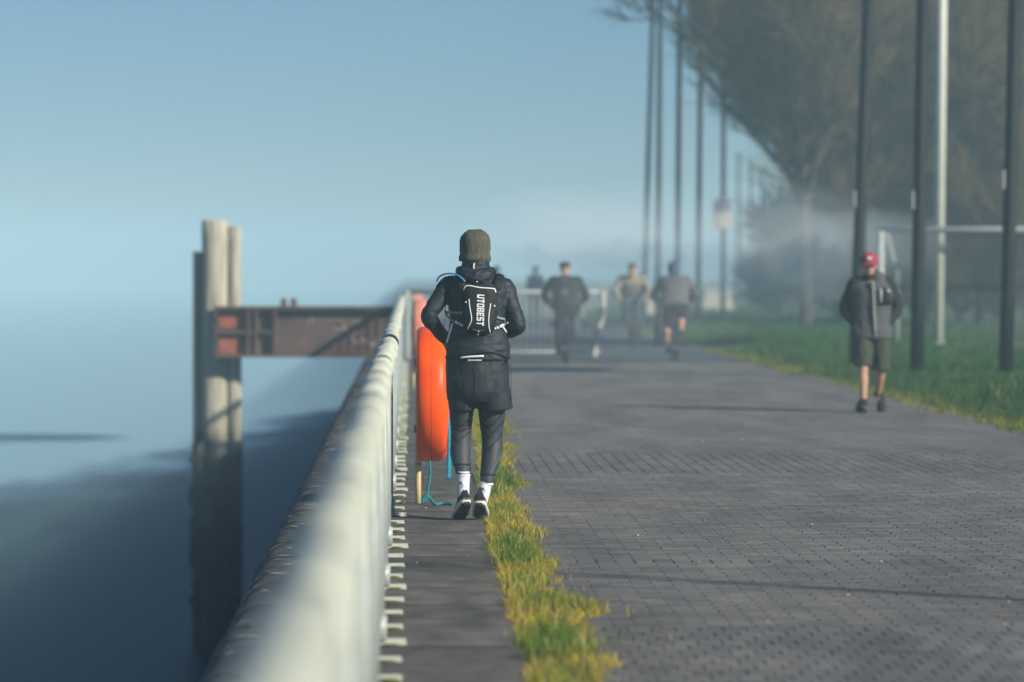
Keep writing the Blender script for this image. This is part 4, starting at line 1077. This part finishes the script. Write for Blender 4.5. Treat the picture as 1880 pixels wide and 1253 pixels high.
def vrib(pts, wd): 
    q = [Vector((wxl(a), 0, wzl(b))) for a, b in pts]; rs = []
    for i, p in enumerate(q):
        t = (q[min(i + 1, len(q) - 1)] - q[max(i - 1, 0)]).normalized(); s_ = Vector((-t.z, 0, t.x)) * wd / 2
        rs.append([Vector((a.x, vfront(a.x, a.z) - dl, a.z)) for a, dl in ((p + s_, .004), (p - s_, .004), (p - s_, -.03), (p + s_, -.03))])
    return MB().rings(rs)
obj('zip', vrib([(1598, 517), (1599, 540), (1600, 570), (1602, 600), (1603, 618)], .028), M['zip'], vs_)
obj('zip_teeth', vrib([(1598.2, 518), (1599.2, 540), (1600.2, 570), (1602.2, 600), (1603.2, 617)], .010), M['black_cloth'], vs_).location.y = -.004
obj('chest_pocket', vrib([(1625, 528), (1625, 560)], .125), M['black_cloth'], vs_).location.y = -.003
obj('pocket_zip', vrib([(1614, 530), (1614, 556)], .022), M['zip'], vs_).location.y = -.008
obj('pocket_badge', vrib([(1627, 532), (1631, 536)], .022), M['white_refl'], vs_).location.y = -.010
mb = MB(); mb.tube([(0, 0, .80), (0, 0, .88), (0, 0, 1.0)], [(.18, .14), (.20, .15), (.175, .13)], 24, ref=(0, 1, 0), sub=2)
mb.tube([(-.09, 0, .9), (-.10, -.05, .7), (-.105, -.085, .51)], [(.10, .12), (.108, .12), (.105, .11)], 20, ref=(0, 1, 0), sub=2)
mb.tube([(.09, 0, .9), (.10, -.005, .7), (.105, .0, .46)], [(.10, .12), (.105, .12), (.10, .11)], 20, ref=(0, 1, 0), sub=2)
me = remesh(mb, 'shorts', .010, 2, (.008, 11, 6, 2)); me.materials.append(M['olive']); obj('shorts', me, None, walker)
# cap with peak and badge
hc = fw.J['hd']; cp = MB()
cp.lathe([(.1, .03), (.103, .05), (.100, .085), (.085, .118), (.055, .140), (.02, .149), (.002, .15)], 28, 'Z', hc + Vector((0, .01, 0)))
cpo = obj('cap', cp, M['cap'], walker); cpo.data.update()
pkm = MB(); A = []; B = []; A2 = []
for k in range(13):
    a = math.pi * (1.12 + .76 * k / 12); ca, sa = math.cos(a), math.sin(a)
    A.append(hc + Vector((ca * .100, .01 + sa * .100, .036))); B.append(hc + Vector((ca * .098, .01 + sa * .165 - .01, .012 - .012 * abs(ca))))
pkm.strip(A, B); pkm.strip([p - Vector((0, 0, .005)) for p in B], [p - Vector((0, 0, .005)) for p in A]); pkm.strip(B, [p - Vector((0, 0, .005)) for p in B])
obj('peak', pkm, M['cap'], cpo)
obj('badge', MB().tube([hc + Vector((-.018, -.097, .062)), hc + Vector((-.018, -.094, .10))], [(.007, .004)] * 2, 6).tube([hc + Vector((-.018, -.094, .10)), hc + Vector((.012, -.097, .062))], [(.007, .004)] * 2, 6).tube([hc + Vector((.012, -.096, .062)), hc + Vector((.012, -.094, .10))], [(.007, .004)] * 2, 6), M['white_refl'], cpo)
face_parts(walker, hc, -1, Vector((0, 0, 0)))
for q, pt, yw in (('l', .0, 8), ('r', 30, -8)):
    a = fw.J['a' + q]
    an = shoe(walker, (a.x + (-.012 if q == 'l' else .012), a.y - .215 if q == 'l' else a.y - .205, 0), R(180 + yw), R(pt), .28, mats=('black_cloth', 'black_cloth', 'outsole'))
    obj('sock', MB().tube([a + Vector((0, 0, -.03)), a + Vector((0, 0, .055))], [.045, .043], 12), M['black_cloth'], walker)

# ---- bicycles and riders
def bicycle():
    b = empty('bicycle', (0, 0, 0))
    tyre = MB().lathe([(.335 + .018 * math.cos(a), .018 * math.sin(a)) for a in np.linspace(0, 2 * math.pi, 9)], 32, 'X').mesh('tyre'); tyre.materials.append(M['rubber'])
    rimm = MB().lathe([(.312, -.012), (.322, -.013), (.322, .013), (.312, .012), (.312, -.012)], 32, 'X').mesh('rim'); rimm.materials.append(M['steel'])
    spm = MB()
    for k in range(20):
        a = 2 * math.pi * k / 20; spm.tube([((-1) ** k * .02, .02 * math.cos(a), .02 * math.sin(a)), (0, .315 * math.cos(a + .1), .315 * math.sin(a + .1))], .0015, 3)
    spm.lathe([(.018, -.045), (.025, -.03), (.025, .03), (.018, .045)], 10, 'X'); sp_me = spm.mesh('spokes'); sp_me.materials.append(M['steel'])
    for y_ in (-.50, .56):
        wh = bpy.data.objects.new('wheel', rimm); link(wh, b); wh.location = (0, y_, .353)
        for nm, me in (('tyre', tyre), ('spokes', sp_me)): o = bpy.data.objects.new(nm, me); link(o, wh)
    bb = (0, -.06, .30); st = (0, -.20, .80); ht = (0, .36, .86); hb = (0, .40, .72)
    f = MB().tube([bb, st], .016, 8).tube([bb, hb], .019, 8).tube([st, ht], .016, 8)
    for s_ in (-1, 1): f.tube([(s_ * .03, -.09, .30), (s_ * .062, -.5, .353)], .010, 6).tube([(s_ * .02, -.20, .76), (s_ * .062, -.5, .353)], .009, 6)
    obj('frame', f, M['bike_paint'], b)
    fk = MB().tube([ht, hb], .018, 8).tube([(-.055, .42, .70), (.055, .42, .70)], .02, 8)
    for s_ in (-1, 1): fk.tube([(s_ * .055, .42, .70), (s_ * .055, .56, .353)], .012, 6)
    obj('fork', fk, M['bike_paint'], b)
    h = MB().tube([ht, (0, .38, .99)], .014, 8).tube([(-.33, .36, 1.02), (-.1, .40, 1.0), (.1, .40, 1.0), (.33, .36, 1.02)], .013, 8, sub=2)
    hbo = obj('handlebar', h, M['bike_paint'], b)
    for s_ in (-1, 1): obj('grip', MB().tube([(s_ * .22, .378, 1.012), (s_ * .335, .36, 1.02)], .018, 8), M['rubber'], hbo)
    obj('seat_post', MB().tube([st, (0, -.23, .92)], .013, 8), M['steel'], b)
    obj('saddle', MB().tube([(0, -.35, .935), (0, -.30, .945), (0, -.2, .94), (0, -.08, .935)], [(.06, .02), (.078, .028), (.045, .022), (.02, .014)], 12, sub=2), M['black_cloth'], b)
    cr = obj('crank', MB().lathe([(.09, .045), (.095, .047), (.09, .05)], 20, 'X', bb).tube([(.06, bb[1], bb[2]), (.07, .0, .45)], .011, 6).tube([(-.06, bb[1], bb[2]), (-.07, -.10, .15)], .011, 6), M['steel'], b)
    obj('pedal', MB().box((.12, .0, .45), (.09, .08, .02)), M['rubber'], cr, smooth=False); obj('pedal', MB().box((-.12, -.10, .15), (.09, .08, .02)), M['rubber'], cr, smooth=False)
    return b
bike0 = bicycle()
def rider(x, d, flip, label, blabel, top, legm, skinleg, hood=False, lean=1.0, first=False, bag=None, helmet=None, socks=False):
    rz_ = math.pi if flip else 0
    b = bike0 if first else copy_tree(bike0); b.location = (x, d, 0); b.rotation_euler = (0, 0, rz_); tag(b, blabel, 'bicycle', None)
    J = dict(hl=(-.085, -.22, 1.00), hr=(.085, -.22, 1.00), kl=(-.13, .10, .63), kr=(.14, .21, .80), al=(-.12, -.09, .245), ar=(.12, -.02, .54), tl=(-.12, .06, .19), tr=(.12, .14, .49),
             sl=(-.215, .06 * lean, 1.41), sr=(.215, .06 * lean, 1.41), el=(-.37, .09, 1.16), er=(.37, .09, 1.16), wl=(-.285, .30, 1.06), wr=(.285, .30, 1.06), nk=(0, .12 * lean, 1.49), hd=(0, .20 * lean, 1.60))
    f = Fig(J, 1, .016); p = obj('person', f.body(True, 1.0), M['skin'], loc=(x, d, 0)); p.rotation_euler = (0, 0, rz_); tag(p, label, 'person')
    mb = MB(); f.torso(mb, .035, hem=-.15, wide=1.22)
    for q in 'lr': f.arm(mb, q, .028, .98)
    me = remesh(mb, 'jacket', .014, 2, (.008, 8, 10, x)); me.materials.append(M[top]); jk_ = obj('jacket', me, None, p)
    mb = MB(); 
    for q in 'lr': f.leg(mb, q, .024, 0, 1.0 if skinleg else 1.95, .014)
    mb.ell((0, -.22, 1.0), (.17, .14, .13), 16, 8)
    me = remesh(mb, 'trousers', .014, 2, (.006, 10, 8, x + 2)); me.materials.append(M[legm]); obj('shorts' if skinleg else 'trousers', me, None, p)
    for q in 'lr':
        a = f.J['a' + q]; t_ = f.J['t' + q]
        if socks: obj('sock', MB().tube([f.J['k' + q].lerp(a, .2), f.J['k' + q].lerp(a, .7), a], [.066, .052, .042], 12), M['black_cloth'], p)
        obj('shoe', MB().tube([a + Vector((0, -.06, -.035)), a + Vector((0, .0, -.03)), t_ + Vector((0, 0, 0)), t_ + Vector((0, .04, -.005))], [(.03, .04), (.042, .045), (.045, .03), (.03, .02)], 12, sub=2), M['black_cloth'], p)
    h = f.J['hd']
    if hood:
        mb = MB().ell(h + Vector((0, -.015, .025)), (.105, .125, .125), 20, 10).tube([h + Vector((0, -.04, -.06)), f.J['nk'] + Vector((0, -.03, -.03))], [.09, .11], 16)
        me = remesh(mb, 'hood', .012, 2, (.005, 14, 14, 3)); me.materials.append(M[hood]); obj('hood', me, None, jk_)
    else:
        obj('hair' if not helmet else 'helmet', MB().lathe([(.086, .03), (.094, .055), (.09, .09), (.07, .117), (.035, .131), (.002, .135)], 22, 'Z', h + Vector((0, -.018, 0))), M[helmet or 'hair'], p)
    face_parts(p, h, 1, Vector((0, 0, 0)))
    return p, jk_, f
x1, d1 = gnd(1038, 668)
p1, jk1, f1 = rider(x1, d1, False, 'dark clothed cyclist with a pale round back logo riding away by the railing', 'bicycle under the dark cyclist with the round back logo', 'black_cloth', 'black_cloth', True, first=True, socks=True)
lg = MB()
c0 = Vector((-.03, -.245, 1.20))
lg.lathe([(.047, -.005), (.056, -.007), (.056, .0), (.047, .0)], 20, 'Y', c0).box(c0 + Vector((0, -.003, 0)), (.018, .006, .06)).box(c0 + Vector((0, -.003, .0)), (.06, .006, .014))
lgo = obj('round_logo', lg, M['zip'], jk1)
obj('back_print', MB().box((0, -.155, 1.42), (.12, .012, .05)), M['vest'], jk1, smooth=False)
x2, d2 = gnd(1160, 640); rider(x2, d2, True, 'cyclist in a beige jacket and blue jeans riding towards the camera', 'bicycle of the beige jacketed cyclist, middle one of three', 'beige', 'denim', False)
x3, d3 = gnd(1238, 664); p3, jk3, f3 = rider(x3, d3, False, 'cyclist in a bulky grey hooded top and shorts riding away', 'bicycle under the grey hooded cyclist', 'grey_hood', 'black_cloth', True, hood='blue_cloth')
bag = empty('shoulder_bag', (x3 - .27, d3 - .05, .40)); tag(bag, 'dark bag hanging low beside the grey hooded cyclist', 'bag')
obj('bag_body', MB().tube([(0, 0, -.1), (0, 0, .05), (0, 0, .24), (0, 0, .32)], [(.07, .12), (.085, .15), (.075, .14), (.05, .1)], 16, ref=(0, 1, 0), sub=2), M['black_cloth'], bag)
obj('handle', MB().tube([(0, -.08, .3), (.01, -.06, .45), (.02, .0, .56), (.01, .06, .45), (0, .08, .3)], .012, 8, sub=3), M['black_cloth'], bag)

# ---- two distant walkers
def stroller(px, py_top, d, label, top, legm, hairm='hair', back=False):
    x = (px - VX) / FPX * d
    J = dict(hl=(-.085, 0, .92), hr=(.085, 0, .92), kl=(-.09, -.06, .50), kr=(.09, .06, .50), al=(-.09, -.08, .09), ar=(.09, .14, .12), sl=(-.17, 0, 1.40), sr=(.17, 0, 1.40),
             el=(-.23, .04, 1.12), er=(.23, .02, 1.12), wl=(-.22, -.08, .90), wr=(.22, -.06, .90), nk=(0, 0, 1.49), hd=(0, -.02, 1.60))
    f = Fig(J, -1, .018); p = obj('person', f.body(True, .6), M['skin'], loc=(x, d, 0)); tag(p, label, 'person')
    if back: p.rotation_euler = (0, 0, math.pi)
    mb = MB(); f.torso(mb, .025, hem=-.1)
    for q in 'lr': f.arm(mb, q, .018, .97)
    me = remesh(mb, 'top', .016, 2, (.006, 9, 9, px)); me.materials.append(M[top]); obj('jacket', me, None, p)
    mb = MB(); mb.ell((0, 0, .95), (.165, .125, .12), 16, 8)
    for q in 'lr': f.leg(mb, q, .015, 0, 1.97)
    me = remesh(mb, 'trousers', .016, 2); me.materials.append(M[legm]); obj('trousers', me, None, p)
    for q in 'lr':
        a = f.J['a' + q]; obj('shoe', MB().tube([a + Vector((0, .05, -.05)), a + Vector((0, -.03, -.05)), a + Vector((0, -.18, -.06))], [(.035, .04), (.045, .045), (.03, .025)], 12, sub=2), M['black_cloth'], p)
    obj('hair', MB().lathe([(.084, .03), (.092, .055), (.088, .09), (.07, .115), (.035, .129), (.002, .133)], 20, 'Z', f.J['hd'] + Vector((0, .018, 0))), M[hairm], p)
    face_parts(p, f.J['hd'], -1, Vector((0, 0, 0)))
stroller(983, 490, 112, 'faint distant walker in a pink top beyond the railing', 'pink', 'denim')
stroller(912, 488, 108, 'very faint distant walker whose dark head shows beside the runner shoulder', 'blue_cloth', 'denim', back=True)

# ------------------------------------------------------------------ fog
hz = MB().box((-150, (FAR - 40) / 2, 4.0), (1560, FAR + 100, 21.0))
HZ = bpy.data.materials.new('fog'); HZ.use_nodes = True; t = HZ.node_tree; t.nodes.clear()
pv = t.nodes.new('ShaderNodeVolumePrincipled'); pv.inputs['Color'].default_value = (.57, .86, .98, 1); pv.inputs['Density'].default_value = .0020; pv.inputs['Anisotropy'].default_value = -0.3
om = t.nodes.new('ShaderNodeOutputMaterial'); t.links.new(pv.outputs[0], om.inputs['Volume'])
tag(obj('haze', hz, HZ, smooth=False), 'thin blue morning fog over the whole waterfront', 'haze', kind='stuff')

def mist(px, py, d, wpx, hpx, depth, dens, label):
    sc_ = FPX / d; c = at(px, py, d); m = bpy.data.materials.new('mist'); m.use_nodes = True; t = m.node_tree; t.nodes.clear()
    v = t.nodes.new('ShaderNodeVolumePrincipled'); v.inputs['Color'].default_value = (.86, .95, 1, 1); v.inputs['Density'].default_value = dens; v.inputs['Anisotropy'].default_value = -.3
    o_ = t.nodes.new('ShaderNodeOutputMaterial'); t.links.new(v.outputs[0], o_.inputs['Volume'])
    root = None
    for k, f in enumerate((1.0, .86, .72, .58, .44, .3)):
        mb = MB().ell((0, 0, 0), (wpx / sc_ / 2 * f, depth / 2 * f, hpx / sc_ / 2 * f), 24, 14)
        for i, p in enumerate(mb.v):
            q = 1 + .34 * noise.noise(Vector(p) * .6 + Vector((px, k * .6, 0))) + .12 * noise.noise(Vector(p) * 1.7 + Vector((px, k, 3))); mb.v[i] = (p[0] * q, p[1] * q, p[2] * q)
        o = obj('mist', mb, m, root)
        if root is None: root = o; o.location = c; tag(o, label, 'mist', kind='stuff')
mist(1090, 430, 88, 480, 190, 13, .016, 'pale bank of mist behind the far cyclists')
mist(1260, 490, 86, 380, 170, 10, .012, 'pale mist drifting across the thin dark posts')
mist(1450, 470, 82, 360, 260, 8, .022, 'pale mist drifting round the tree trunk')
mist(1600, 450, 79, 300, 150, 5, .022, 'thin mist wisp above the man in the red cap')
mist(1140, 570, 60, 620, 260, 5, .008, 'thin low mist hanging over the path before the cyclists')
